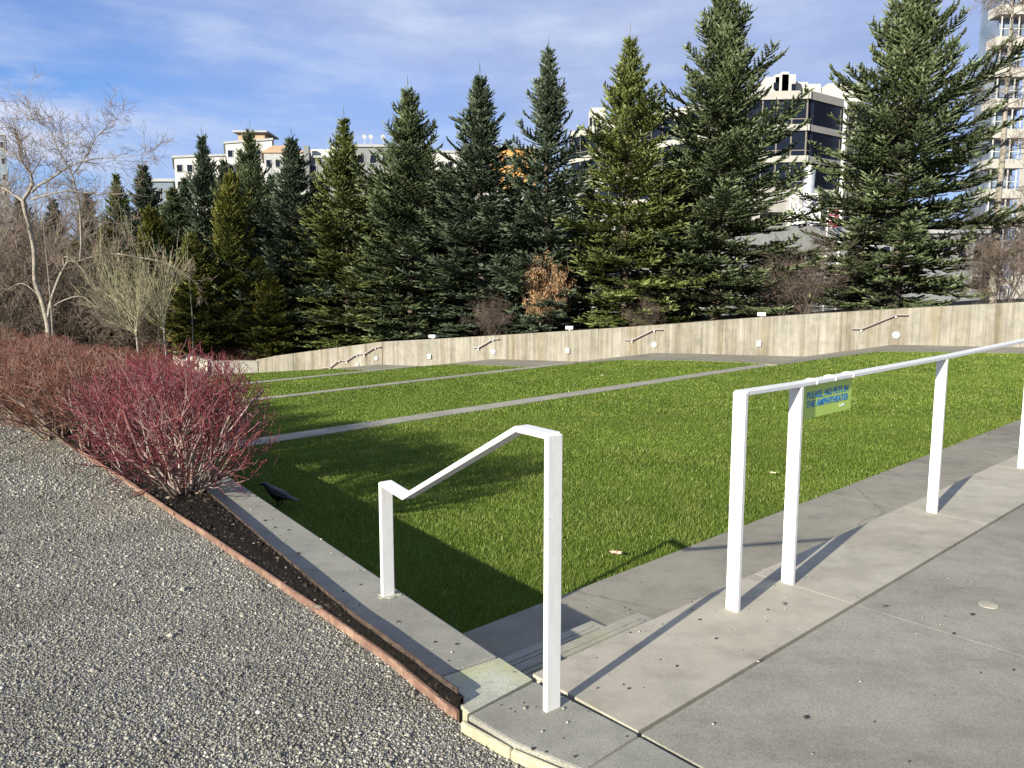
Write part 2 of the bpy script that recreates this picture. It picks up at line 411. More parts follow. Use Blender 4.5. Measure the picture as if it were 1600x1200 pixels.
def strip(pts, top, bot, th, name, mat, label, wob=0):
    for _ in range(3):
        q_ = [pts[0]]
        for a, b in zip(pts[:-1], pts[1:]): q_ += [a.lerp(b, .25), a.lerp(b, .75)]
        pts = q_+[pts[-1]]
    m = MB(); n = len(pts); vs = []; fs = []
    dens = []
    for a, b in zip(pts[:-1], pts[1:]):
        k = 1
        for i in range(k): dens.append(a.lerp(b, i/k))
    dens.append(pts[-1]); pts = dens; n = len(pts)
    for i, p in enumerate(pts):
        d = (pts[min(i+1, n-1)]-pts[max(i-1, 0)]); nn = Vector((d.y, -d.x, 0)).normalized()
        w = wob*(math.sin(i*.9)+math.sin(i*.37+1)); tz = top + wob*.8*math.sin(i*.51)
        for s_, z in ((-1, bot), (1, bot), (1, tz), (-1, tz)):
            q = p + nn*(s_*th/2+w); vs.append((q.x, q.y, z))
    for i in range(n-1):
        for k in range(4): fs.append((i*4+k, i*4+(k+1) % 4, (i+1)*4+(k+1) % 4, (i+1)*4+k))
    fs += [(3, 2, 1, 0), tuple((n-1)*4+k for k in range(4))]
    m.add(vs, fs); return m.build(name, mat, label=label, cat='edging')
strip([p for p in E[1:]], -.012, -.2, .011, 'steel_edging', M_RUST, 'rusty orange steel edging strip between gravel and shrub bed', .0012)
strip(IN2, .042, -.3, .008, 'steel_edging', M_STEEL, 'thin dark steel edging strip standing along the curb wall', .001)

# ------------------------------------------------------------------ far wall line
FA = Vector((17.0, 25.9, 0)); FB = Vector((-5.8, 33.3, 0)); FD = (FB-FA).normalized(); FN = Vector((FD.y, -FD.x, 0))
if FN.y > 0: FN = -FN                                   # towards camera
def fw(px, z=0, off=0.0):
    """plan point on the far wall's front face at picture column px"""
    k = (px-CX)/1211.0; p0 = FA+FN*off
    t = (k*p0.y-p0.x)/(FD.x-k*FD.y); q = p0+FD*t; return Vector((q.x, q.y, z))
def fwz(px, py, off=0.0):
    q = fw(px, 0, off); r = Pv(px, py, q, FN); return r
# terraces
def side(px, z): return P(px[0], px[1], z)
s1n = [P(380, 698, Z0), P(607, 665.6, Z0), P(900, 622, Z0), P(1200, 572, Z0)]
s1f = [P(380, 688, Z0), P(607, 655, Z0), P(900, 613, Z0), P(1195, 568, Z0)]
s2n = [P(429, 622, Z1), P(640, 598, Z1), P(835, 575, Z1), P(905, 567.2, Z1)]
s2f = [P(429, 619, Z1), P(640, 594.6, Z1), P(835, 572, Z1), P(892, 565.8, Z1)]
s3n = [P(420, 596.5, Z2), P(520, 587, Z2), P(597, 579, Z2), P(655, 572.5, Z2)]
s3f = [P(420, 594.2, Z2), P(520, 584.6, Z2), P(597, 576.8, Z2), P(648, 571.4, Z2)]
def fitline(pts):
    a = pts[0]; b = pts[-1]; return a, (b-a).normalized()
def toward_wall(pts):
    """extend a strip line left until the curb wall face"""
    a, d = fitline(pts); n = WN; t = ((WA-a).dot(n))/d.dot(n); return a+d*t
def strip_poly(near, far):
    return [toward_wall(near), near[-1], far[-1], toward_wall(far)]
S1 = strip_poly(s1n, s1f); S2 = strip_poly(s2n, s2f); S3 = strip_poly(s3n, s3f)
xy = lambda p: (p.x, p.y)
R0 = L0 + LD*22
def wq(v, s): return v
K0 = [P(1375, 549, Z0), P(1600, 552, Z0)]; k0e = K0[1] + (K0[1]-K0[0]).normalized()*10
t0 = [xy(toward_wall([L0, L1]) if False else L0), xy(R0), xy(k0e), xy(K0[1]), xy(K0[0]), xy(S1[1]), xy(S1[0]), wl((S1[0]-WA).dot(WD), 0)[:2]]
K1 = [P(969, 562.2, Z1), P(1109, 564, Z1), P(1208, 568, Z1)]
t1 = [xy(S1[3]), xy(S1[2]), xy(K1[2]), xy(K1[1]), xy(K1[0]), xy(S2[1]), xy(S2[0])]
K2 = [P(711, 568.6, Z2), P(845, 573.5, Z2)]
t2 = [xy(S2[3]), xy(S2[2]), xy(K2[1]), xy(K2[0]), xy(S3[1]), xy(S3[0])]
K3 = [P(422, 581, Z3), P(520, 576, Z3), P(592, 578.5, Z3)]
t3e = toward_wall([K3[1], K3[0]][::-1])
t3 = [xy(S3[3]), xy(S3[2]), xy(K3[2]), xy(K3[1]), xy(K3[0]), xy(t3e)]
lawns = [(t0, Z0), (t1, Z1), (t2, Z2), (t3, Z3)]
for poly, z in lawns:
    m = MB(); m.prism(poly, -2.65, z-.012); m.build('lawn', M_LAWN, kind='structure')
for S_, z, lab in ((S1, Z0, 'nearest long narrow concrete terrace wall crossing the lawn'), (S2, Z1, 'middle long narrow concrete terrace wall crossing the lawn'),
                   (S3, Z2, 'farthest long narrow concrete terrace wall crossing the lawn')):
    m = MB(); m.prism([xy(p) for p in S_], -2.62, z+.004)
    m.build('terrace_wall', M_STRIP, label=lab, cat='terrace wall', group='concrete walls between the lawn terraces')
# walkway along the far wall (pads and ramps)
m = MB()
def quad(pts): m.add([tuple(p) for p in pts] + [(p.x, p.y, -2.63) for p in pts], [(0, 1, 2, 3), (0, 4, 5, 1), (1, 5, 6, 2), (2, 6, 7, 3), (3, 7, 4, 0)])
B = lambda px, z: fw(px, z)
b0r = FA - FD*12; b0r.z = Z0
quad([Vector((k0e.x, k0e.y, Z0)), K0[1], B(1400, Z0), b0r])
quad([K0[1], K0[0], B(1400, Z0), B(1401, Z0)])
quad([K0[0], P(1215, 570, Z0+.0), B(1262, Z1), B(1400, Z0)])
quad([P(1215, 570, Z0), S1[2], K1[2], B(1262, Z1)])
quad([K1[2], K1[1], B(1025, Z1), B(1262, Z1)])
quad([K1[1], K1[0], B(1024, Z1), B(1025, Z1)])
quad([K1[0], S2[1], B(905, Z2), B(1025, Z1)])
quad([K2[1], K2[0], B(770, Z2), B(905, Z2)])
quad([K2[0], S3[1], B(660, Z3), B(770, Z2)])
quad([K3[2], K3[1], B(588, Z3), B(660, Z3)])
quad([K3[1], K3[0], B(450, -2.6), B(588, Z3)])
m.build('walkway', M_PATH, kind='structure')
# far retaining wall : top follows the photo
TOP = [(1760, 464), (1600, 472), (1400, 482.5), (1190, 495.5), (1025, 508), (890, 517), (770, 524.5), (676, 530), (597, 534), (500, 546.5), (430, 556), (400, 562)]
tops = []
for x, y in TOP:
    q = fwz(x, y); tops.append(q)
tops = [tops[0]-FD*6 + Vector((0, 0, .5))] + tops
fwall = empty('retaining_wall', (FA.x, FA.y, Z0)); fo = -Vector(fwall.location)
def wallseg(name, seq, th, mat, zoff=0, proud=0.0, bot=None, h=None):
    m = MB(); vs = []; fs = []
    for q in seq:
        zt = q.z+zoff; zb = -2.7 if h is None else zt-h
        a = q+FN*proud; b = q-FN*(th+proud)
        vs += [(a.x, a.y, zb), (b.x, b.y, zb), (b.x, b.y, zt), (a.x, a.y, zt)]
    n = len(seq)
    for i in range(n-1):
        for k in range(4): fs.append((i*4+k, i*4+(k+1) % 4, (i+1)*4+(k+1) % 4, (i+1)*4+k))
    fs += [(3, 2, 1, 0), tuple((n-1)*4+k for k in range(4))]
    m.add(vs, fs); return m
# body in panels split by thin construction joints
joints = [1325, 1130, 935, 597]
def top_at(px):
    for (xa, ya), (xb, yb) in zip(TOP[:-1], TOP[1:]):
        if xb <= px <= xa: return fwz(px, ya+(yb-ya)*(px-xa)/(xb-xa))
cuts = [tops[0]] + [top_at(j) for j in joints] + [tops[-1]]
allp = tops
def spar(q): return (q-FA).dot(FD)
for i in range(len(cuts)-1):
    a, b = cuts[i], cuts[i+1]
    mid_ = [q for q in allp if spar(a)+.05 < spar(q) < spar(b)-.05]
    aa = a+FD*(.012 if i else 0); bb = b-FD*.012
    o = wallseg('wall_panel', [aa]+mid_+[bb], .32, M_WALL).build('wall_panel', M_WALL, fwall, bevel=.0); o.location = fo
o = wallseg('wall_core', [q+FN*-.03 for q in allp], .26, M_STRIP, zoff=-.05).build('wall_core', M_STRIP, fwall); o.location = fo
tag(fwall, 'long board-marked beige concrete retaining wall behind the lawn terraces', 'retaining wall')
# low wall at its left end
lw = [PY(402, 563.5, 35.3), PY(330, 563.5, 34.6), PY(275, 549, 36.5)]
m = MB()
for a, b in ((lw[0], lw[1]), (lw[1], lw[2])):
    n = Vector(((b-a).y, -(b-a).x, 0)).normalized()*.15
    m.prism([xy(a-n), xy(b-n), xy(b+n), xy(a+n)], -2.7, None) if False else m.add(
        [(a-n).xy[:]+(-2.7,), (b-n).xy[:]+(-2.7,), (b+n).xy[:]+(-2.7,), (a+n).xy[:]+(-2.7,), (a-n).xy[:]+(a.z,), (b-n).xy[:]+(b.z,), (b+n).xy[:]+(b.z,), (a+n).xy[:]+(a.z,)],
        [(0, 3, 2, 1), (4, 5, 6, 7), (0, 1, 5, 4), (1, 2, 6, 5), (2, 3, 7, 6), (3, 0, 4, 7)])
m.build('low_wall', M_WALLCAP, label='low pale concrete wall seen through the red shrub twigs', cat='wall')

# hillside behind the wall
def hill_z(s, t):
    # s along wall (0 at FA, + left), t behind the wall
    q = None
    ss = [spar(p) for p in allp]; zs = [p.z for p in allp]
    z = float(np.interp(s, ss, zs)) - .14
    z = max(z, -2.2)
    far = -1.2
    k = min(max((t-6)/30, 0), 1); k = k*k*(3-2*k)
    return z*(1-k)+far*k
m = MB(); vs = []; fs = []; SS = list(np.linspace(spar(allp[0])-30, spar(allp[-1])-.3, 30)) + list(np.linspace(spar(allp[-1]), spar(allp[-1])+60, 14)); TT = [.30, 1.5, 3, 5, 8, 12, 18, 26, 36, 60, 110, 220]
for s in SS:
    for t in TT:
        q = FA+FD*s-FN*t; vs.append((q.x, q.y, hill_z(s, t)+.12*math.sin(s*.7+t)*min(1, (t-.3)/3)))
nt_ = len(TT)
for i in range(len(SS)-1):
    for j in range(nt_-1): fs.append((i*nt_+j, (i+1)*nt_+j, (i+1)*nt_+j+1, i*nt_+j+1))
m.add(vs, fs); m.build('hillside', M_GROUND, kind='structure', smooth=True)
def hz(x, y):
    q = Vector((x, y, 0))-FA; s = q.dot(FD); t = -q.dot(FN)
    return hill_z(s, t) if t > 0 else -2.6

# wall fittings
M_LAMP = plain('opal_lamp_glass', (.55, .55, .52), .35, 0, .04, 20)
M_GREYMETAL = plain('grey_metal', (.30, .30, .31), .4, .7, .1, 20)
M_RAILTOP = plain('pale_rail_metal', (.42, .42, .41), .5, .2, .05, 20)
M_DARKMETAL = plain('dark_rail_body', (.16, .12, .12), .45, .3, .1, 20)
for i, (x, y, r, lab) in enumerate(((1400, 523.5, 5.2, 'round white wall lamp below the right-hand handrail'), (1022, 538.5, 3.8, 'round white wall lamp below the second handrail from the right'),
                                   (771, 549.5, 3.3, 'round white wall lamp below the short handrail near the middle of the wall'), (588, 559.8, 2.8, 'round white wall lamp below the top of the long stepped handrail'),
                                   (559, 569, 2.4, 'small round white wall lamp half way down the long stepped handrail'))):
    c = fwz(x, y); R_ = r/1211*c.y
    e = empty('wall_lamp', c)
    a = MB(); a.tube([FN*0.0, FN*.03], R_*1.25, 20); a.build('ring', M_GREYMETAL, e)
    a = MB(); a.tube([FN*.03, FN*.05, FN*.065], [R_, R_*.92, R_*.5], 20); a.build('lens', M_LAMP, e, smooth=False)
    tag(e, lab, 'wall lamp', 'round lamps on the far wall')
ang = math.atan2(FD.y, FD.x)
for x, y, lab in ((1186, 537, 'small square white light on the wall between the two right-hand handrails'), (887, 548, 'small square white light on the wall below the middle cap light'),
                  (671, 557, 'small square white light on the wall right of the vertical joint')):
    c = fwz(x, y, .045); e = empty('square_light', c)
    a = MB(); a.box((0, 0, 0), (.15, .09, .2), ang); a.build('housing', M_WHITE, e, bevel=.01)
    a = MB(); a.box(FN*.05, (.11, .012, .15), ang); a.build('lens', M_LAMP, e)
    tag(e, lab, 'wall light', 'square lights on the far wall')
for x, y, lab in ((1190, 491, 'white box light on the wall top at the right'), (890, 512, 'white box light on the wall top beside the brown-leaved bush'), (676, 525.5, 'white box light on the wall top furthest left')):
    c = fwz(x, y, -.16); e = empty('cap_light', c)
    a = MB(); a.box((0, 0, .0), (.30, .18, .13), ang); a.build('housing', M_WHITE, e, bevel=.012)
    a = MB(); a.box((0, 0, -.1), (.06, .06, .12), ang); a.build('stem', M_GREYMETAL, e)
    tag(e, lab, 'box light', 'box lights on top of the far wall')
rails = [([(1331, 514), (1346, 514.5), (1400, 492.5), (1419, 492.5)], 'sloping handrail bracketed to the right end of the far wall'),
         ([(976, 531), (987, 532), (1022, 515), (1035, 515.3)], 'sloping handrail on the wall left of the square light, second from the right'),
         ([(739, 543), (747, 543.7), (770, 530), (779, 530)], 'short sloping handrail near the middle of the far wall'),
         ([(500, 575.6), (515, 574.6), (529.5, 563), (541, 564), (557, 553.5), (568.5, 554), (586, 542.5), (594, 542.5)], 'long stepped handrail descending the left part of the far wall')]
for pts, lab in rails:
    q = [fwz(x, y, .09) for x, y in pts]; e = empty('wall_handrail', q[0])
    a = MB()
    for s_, t_ in zip(q[:-1], q[1:]): a.beam(s_-q[0], t_-q[0], FN, .05, .035)
    a.build('handrail', M_DARKMETAL, e)  # dark bar, with a paler strip laid along its top
    a = MB()
    for s_, t_ in zip(q[:-1], q[1:]): a.beam(s_-q[0]+Vector((0, 0, .022)), t_-q[0]+Vector((0, 0, .022)), FN, .052, .008)
    a.build('rail_top', M_RAILTOP, e)
    for p_ in q[1:-1]:
        a = MB(); r = p_-q[0]; a.beam(r+Vector((0, 0, -.05)), r+Vector((0, 0, -.05))-FN*.085, (0, 0, 1), .06, .05); a.build('bracket', M_WHITE, e)
    tag(e, lab, 'handrail', 'handrails on the far wall')

# ------------------------------------------------------------------ white railings
def poly_bar(m, pts, side, w, t):
    """mitred flat bar along pts (all in one vertical plane whose normal is side)"""
    pts = [Vector(p) for p in pts]; n = len(pts); sd = Vector(side).normalized(); vs = []; fs = []
    for i, p in enumerate(pts):
        if i == 0: d1 = d2 = (pts[1]-p).normalized()
        elif i == n-1: d1 = d2 = (p-pts[-2]).normalized()
        else: d1 = (p-pts[i-1]).normalized(); d2 = (pts[i+1]-p).normalized()
        u1 = d1.cross(sd); u2 = d2.cross(sd); b = (u1+u2).normalized(); k = t/2/max(.3, b.dot(u1))
        for i_, j in ((-1, -1), (1, -1), (1, 1), (-1, 1)): vs.append(p+sd*(w/2*i_)+b*(k*j))
    for i in range(n-1):
        for k in range(4): fs.append((i*4+k, i*4+(k+1) % 4, (i+1)*4+(k+1) % 4, (i+1)*4+k))
    fs += [(3, 2, 1, 0), tuple((n-1)*4+k for k in range(4))]
    m.add(vs, fs)
BW, BT = .063, .021
r0 = P(862, 1107); r1 = P(606, 931); rd = (r1-r0).normalized(); rn = Vector((rd.y, -rd.x, 0))
rp = [Pv(862, 680, r0, rn), Pv(815, 669, r0, rn), Pv(637, 776, r0, rn), Pv(604, 755, r0, rn)]
rp[0] = Vector((r0.x, r0.y, rp[0].z)); rp[3] = Vector((r1.x, r1.y, rp[3].z))
print('railing heights', [round(p.z, 3) for p in rp])
e = empty('stair_railing', r0)
m = MB(); poly_bar(m, [rp[i]-r0 for i in range(4)], rn, BW, BT); m.build('handrail', M_WHITE, e, bevel=.003)
m = MB(); m.beam(Vector((0, 0, -.05)), Vector((0, 0, rp[0].z+.004)), rn, BW+.002, BT+.002); m.build('post', M_WHITE, e, bevel=.003)
rr = r1-r0
m = MB(); m.beam(rr+Vector((0, 0, -.05)), rr+Vector((0, 0, rp[3].z+.004)), rn, BW+.002, BT+.002); m.build('post', M_WHITE, e, bevel=.003)
for c in (rr,):
    m = MB(); m.prism([(c.x+.05*math.cos(a)*(1+.3*math.sin(3*a+1)+.15*math.sin(7*a)), c.y+.038*math.sin(a)*(1+.2*math.sin(5*a))) for a in np.linspace(0, 6.28, 26)[:-1]], -.01, .004); m.build('grout_pad', M_CURBMOSS, e)
tag(e, 'white bent flat-bar handrail on two posts beside the curb wall', 'railing')
# right railing
bpx = [(1145, 953), (1230, 910.5), (1454, 800), (1597, 731.5)]
bp = [P(x, y) for x, y in bpx]; q0 = bp[0]; gd = (bp[-1]-bp[0]).normalized(); gn = Vector((gd.y, -gd.x, 0))
tp = [Pv(1158, 614, q0, gn), Pv(1250, 600, q0, gn), Pv(1470, 559, q0, gn), Pv(1602, 531, q0, gn)]
print('guard heights', [round(p.z, 3) for p in tp], 'dir', gd, U, [round(((b-q0).dot(gd)), 2) for b in bp])
sl = [(b-q0).dot(gd) for b in bp]; zl = [p.z for p in tp]
for k in range(3): sl.append(sl[-1]+(sl[3]-sl[2])); zl.append(zl[-1]+.01)
e = empty('guard_railing', q0)
m = MB(); poly_bar(m, [gd*s_+Vector((0, 0, z_-.0)) for s_, z_ in zip(sl, zl)], gn, BW, BT*1.0)
m.build('top_rail', M_WHITE, e, bevel=.003)
for i, (s_, z_) in enumerate(zip(sl, zl)):
    m = MB(); m.beam(gd*s_+Vector((0, 0, -.05)), gd*s_+Vector((0, 0, z_+(.004 if i == 0 else -.009))), gn, BW+.002, BT+.004); m.build('post', M_WHITE, e, bevel=.003)
tag(e, 'long white flat-bar guard railing along the pale slab with a green sign', 'railing')

# sign
f0 = q0 - gn*0.0
sTL = Pv(1256, 604, q0, gn); sTR = Pv(1331, 590, q0, gn); sBR = Pv(1327, 641, q0, gn); sBL = Pv(1254, 653, q0, gn)
nrm = gn if gn.dot(Vector((0, -1, 0))) > 0 else -gn
xd = (sTR-sTL).normalized(); upd = Vector((0, 0, 1))
wS = (sTR-sTL).length; hS = ((sTL-sBL).length+(sTR-sBR).length)/2
print('sign', wS, hS)
M_SIGN = plain('lime_sign_board', (.40, .56, .10), .45, 0, .03, 8)
M_SIGNTXT = plain('sign_blue_ink', (.01, .17, .46), .5, 0, .02, 8)
M_SIGNWHITE = plain('sign_white_ink', (.75, .8, .7), .5, 0, .02, 8)
M_TIE = plain('zip_tie_nylon', (.75, .75, .74), .5, 0, .02, 8)
e = empty('sign', sTL)
Mx = Matrix((xd.to_tuple(), (0, 0, 0), (0, 0, 0)))
def spt(u, w, d=0): return xd*u + upd*(-w) + nrm*d
m = MB(); vs = [spt(0, 0, .002), spt(wS, 0, .002), spt(wS, hS, .002), spt(0, hS, .002), spt(0, 0, -.003), spt(wS, 0, -.003), spt(wS, hS, -.003), spt(0, hS, -.003)]
m.add(vs, [(3, 2, 1, 0), (4, 5, 6, 7), (0, 1, 5, 4), (1, 2, 6, 5), (2, 3, 7, 6), (3, 0, 4, 7)]); m.build('board', M_SIGN, e)
def text(body, u, w, size, mat, maxw, name='lettering', shear=.08):
    cu = bpy.data.curves.new('t', 'FONT'); cu.body = body; cu.size = size; cu.shear = shear; cu.offset = size*.012; cu.extrude = .0006
    to = bpy.data.objects.new('t', cu); COL.objects.link(to); bpy.context.view_layer.update()
    me = bpy.data.meshes.new_from_object(to.evaluated_get(bpy.context.evaluated_depsgraph_get()))
    COL.objects.unlink(to); bpy.data.objects.remove(to)
    xs = [v.co.x for v in me.vertices]; k = maxw/(max(xs)-min(xs)); x0 = min(xs)
    for v in me.vertices:
        q = xd*((v.co.x-x0)*k+u) + upd*(v.co.y-w) + nrm*(.0032+v.co.z); v.co = q
    me.materials.clear(); me.materials.append(mat); o = bpy.data.objects.new(name, me); link(o, e); return o
text('PLEASE, NO PETS IN', wS*.06, hS*.40, hS*.29, M_SIGNTXT, wS*.86)
text('THE AMPHITHEATER', wS*.06, hS*.67, hS*.29, M_SIGNTXT, wS*.86)
text('S.M.', wS*.74, hS*.86, hS*.14, M_SIGNWHITE, wS*.12, 'emblem')
for u_ in (.14, .52, .9):
    m = MB(); c = spt(wS*u_, 0, 0); c.z = float(np.interp((sTL+c-q0).dot(gd), sl, zl))-sTL.z
    ring = [c + nrm*(.036*math.cos(a)) + upd*(.017*math.sin(a)) for a in np.linspace(0, 2*math.pi, 13)]
    m.tube(ring, .0028, 5, False); m.build('cable_tie', M_TIE, e)
tag(e, 'small lime green notice with blue lettering tied under the white rail', 'sign')

# ------------------------------------------------------------------ scattered small stuff (numpy)
def inside(poly, x, y):
    poly = np.array(poly); n = len(poly); r = np.zeros(len(x), bool); j = n-1
    for i in range(n):
        xi, yi = poly[i]; xj, yj = poly[j]
        c = ((yi > y) != (yj > y)) & (x < (xj-xi)*(y-yi)/(yj-yi+1e-12)+xi); r ^= c; j = i
    return r
def visible(x, y, z, mrg=60):
    dx = x; dy = y; dz = z-H
    f = dy*cp - dz*sp; v = dy*sp + dz*cp
    px = CX+F*dx/np.maximum(f, .01); py = CY-F*v/np.maximum(f, .01)
    return (f > .3) & (px > -mrg*3) & (px < 1600+mrg*3) & (py > -mrg) & (py < 1200+mrg*3)
def scatter(poly, dens, z, y0=None, y1=None, vis=True):
    p = np.array([q[:2] for q in poly]); lo = p.min(0); hi = p.max(0)
    if y0 is not None: lo[1] = max(lo[1], y0)
    if y1 is not None: hi[1] = min(hi[1], y1)
    lo[0] = max(lo[0], -30); hi[0] = min(hi[0], 30)
    if (hi <= lo).any(): return np.zeros(0), np.zeros(0)
    n = int((hi-lo).prod()*dens); x = RNG.uniform(lo[0], hi[0], n); y = RNG.uniform(lo[1], hi[1], n)
    k = visible(x, y, z); x, y = x[k], y[k]; k = inside(p, x, y); return x[k], y[k]
# grass
def grass(poly, z):
    Vs = []; n_tot = 0; T = []
    for y0, y1, dens, hgt, wid in ((0, 5.5, 8500, .032, .0040), (5.5, 8, 5000, .032, .0055), (8, 12, 2600, .034, .008), (12, 18, 1100, .036, .013), (18, 40, 450, .04, .022)):
        x, y = scatter(poly, dens, z, y0, y1)
        n = len(x)
        if not n: continue
        a = RNG.uniform(0, 2*np.pi, n); h = hgt*RNG.uniform(.55, 1.2, n); w = wid*RNG.uniform(.7, 1.3, n)
        la = RNG.uniform(0, 2*np.pi, n); ll = h*RNG.uniform(.1, .9, n)
        zb = np.full(n, z-.014)
        v = np.empty((n, 3, 3)); ca, sa = np.cos(a)*w/2, np.sin(a)*w/2
        v[:, 0] = np.stack([x-ca, y-sa, zb], 1); v[:, 1] = np.stack([x+ca, y+sa, zb], 1)
        v[:, 2] = np.stack([x+np.cos(la)*ll, y+np.sin(la)*ll, zb+h], 1)
        Vs.append(v.reshape(-1, 3)); t = RNG.beta(3, 3, n)*.94; t[RNG.random(n) < (.022 if y1 < 12 else .008)] = 1.0
        x = x+RNG.normal(0, .006, n); y = y+RNG.normal(0, .006, n); T.append(t)
    if not Vs: return
    Vv = np.concatenate(Vs); T = np.concatenate(T); Fc = np.arange(len(Vv)).reshape(-1, 3)
    print('grass', len(Fc))
    obj('grass', np_mesh('grass', Vv, Fc, M_GRASS, T), label='short bright green mown grass on a lawn terrace', cat='grass', kind='stuff')
for poly, z in lawns: grass(poly, z)
# stones
OCT_V = np.array([(1, 0, 0), (-1, 0, 0), (0, 1, 0), (0, -1, 0), (0, 0, 1), (0, 0, -1)], float)
OCT_F = np.array([(0, 2, 4), (2, 1, 4), (1, 3, 4), (3, 0, 4), (2, 0, 5), (1, 2, 5), (3, 1, 5), (0, 3, 5)])
def stones(x, y, z, r, flat=.6, sink=.25):
    n = len(x); v = np.repeat(OCT_V[None], n, 0)*RNG.uniform(.6, 1.25, (n, 6, 1))
    v += RNG.normal(0, .18, (n, 6, 3))
    # random rotation
    q = RNG.normal(size=(n, 4)); q /= np.linalg.norm(q, axis=1, keepdims=True); w, a, b, c = q.T
    R = np.stack([1-2*(b*b+c*c), 2*(a*b-c*w), 2*(a*c+b*w), 2*(a*b+c*w), 1-2*(a*a+c*c), 2*(b*c-a*w), 2*(a*c-b*w), 2*(b*c+a*w), 1-2*(a*a+b*b)], 1).reshape(n, 3, 3)
    v = np.einsum('nij,nkj->nki', R, v); v *= r[:, None, None]; v[:, :, 2] *= flat
    v += np.stack([x, y, z+r*flat*(1-sink)-r*flat*.3], 1)[:, None]
    Fc = (OCT_F[None]+6*np.arange(n)[:, None, None]).reshape(-1, 3)
    return v.reshape(-1, 3), Fc
GP = [(p.x, p.y) for p in E] + [(p.x-.03, p.y-.01) for p in CL] + [(cl_end.x-.03, cl_end.y), (-8, -12), (-32, -8), (-36, 14)]
X, Y_, Rr = [], [], []
for y0, y1, dens, r in ((0, 2.6, 15000, .0040), (2.6, 3.8, 13000, .0039), (3.8, 5.5, 8000, .0046), (5.5, 8, 3000, .0066), (8, 14, 900, .0095)):
    x, y = scatter(GP, dens, -.05, y0, y1); X.append(x); Y_.append(y); Rr.append(r*RNG.lognormal(0, .38, len(x)))
X, Y_, Rr = map(np.concatenate, (X, Y_, Rr)); print('stones', len(X))
v, f = stones(X, Y_, np.full(len(X), -.05), Rr)
t = np.repeat(RNG.beta(2, 2.4, len(X)), 8)
obj('gravel_stones', np_mesh('gravel_stones', v, f, M_STONE, t), label='loose grey crushed gravel covering the ground', cat='gravel', kind='stuff')
# bark chips in the bed
x, y = scatter(bed, 3000, -.01, 0, 9); n = len(x)
zz = []
for a_, b_ in zip(x, y):
    q_ = Vector((a_, b_, 0))-WA; o1, o2 = bed_n(q_.dot(WD)); t_ = min(1, max(0, (q_.dot(WN)-o1)/(o2-o1+1e-6))); zz.append(-.03+.06*t_)
v, f = stones(x, y, np.array(zz)+.002, .007*RNG.lognormal(0, .5, n), .5)
obj('bark_mulch', np_mesh('bark_mulch', v, f, M_CHIP, np.repeat(RNG.random(n)**.7, 8)), label='dark bark mulch in the shrub bed', cat='mulch', kind='stuff')
# grit on the slabs
gr = []
for poly, dens, z in (([uv(0, 0), uv(1.8, 0), uv(1.8, vE), uv(0, vE)], 40, 0), ([uv(.1, -.1), uv(3, -.1), uv(3, -2), uv(.1, -2)], 14, 0),
                      ([xy(CL[0]), xy(c0), xy(O), xy(J2), xy(CL[1])], 190, 0), ([wl(0, 0), wl(5, 0), wl(5, -.3), wl(0, -.3)], 90, 0), ([uv(-1, vE+.8), uv(6, vE+.8), uv(6, vE+1.3), uv(-1, vE+1.3)], 14, Z0)):
    x, y = scatter(poly, dens, z); gr.append((x, y, np.full(len(x), z)))
x, y, z = (np.concatenate([g_[i] for g_ in gr]) for i in range(3)); n = len(x)
v, f = stones(x, y, z, .0042*RNG.lognormal(0, .45, n), .6, 0.1)
M_GRIT = foliage('dark_grit', [(0, (.02, .018, .013)), (.72, (.045, .038, .028)), (.8, (.3, .29, .26)), (1, (.6, .58, .5))], .9)
obj('grit', np_mesh('grit', v, f, M_GRIT, np.repeat(RNG.random(n), 8)), label='scattered grit and crumbs on the concrete slabs', cat='grit', kind='stuff')
# joint grit between end block and slab
# fallen leaf
M_LEAF = plain('pinkish_dead_leaf', (.62, .36, .28), .7, 0, .2, 30)
M_LEAF2 = plain('pale_dead_leaf', (.66, .60, .38), .7, 0, .2, 30)
def leaf(loc, r, rz, mat, lab, lobes=5):
    m = MB(); vs = [(0, 0, .012)]; k = lobes*4
    for i in range(k):
        a = 2*math.pi*i/k; rad = r*(.55+.45*math.cos(lobes*a/1.0)*.9) if lobes > 1 else r*(1 if i % (k//2) == 0 else .45)
        vs.append((rad*math.cos(a), rad*math.sin(a), .008+.02*abs(math.sin(a*2+rz))))
    m.add(vs, [(0, 1+i, 1+(i+1) % k) for i in range(k)])
    o = m.build('fallen_leaf', mat, label=lab, cat='leaf', group='leaves lying on the lawn'); o.location = loc; o.rotation_euler = (0, 0, rz)
leaf(P(963, 867, Z0+.02), .055, .4, M_LEAF, 'pinkish lobed dead leaf on the grass near the lower path')
leaf(P(1207, 741, Z0+.02), .04, 1.4, M_LEAF2, 'pale yellow leaf on the grass beside the sign railing', 3)
leaf(P(1270, 652, Z0+.02), .05, 2.4, M_LEAF2, 'pale leaf on the grass just below the green sign', 3)
leaf(P(941, 587, Z1+.02), .05, .9, M_LEAF2, 'tiny pale leaf on the second lawn terrace', 3)
# drain disc on the plaza
m = MB(); m.tube([(0, 0, -.002), (0, 0, .002)], .042, 24); o = m.build('survey_cap', M_SLAB, label='small pale round disc set into the dark plaza slab', cat='disc'); o.location = P(1544, 945, -.0005)


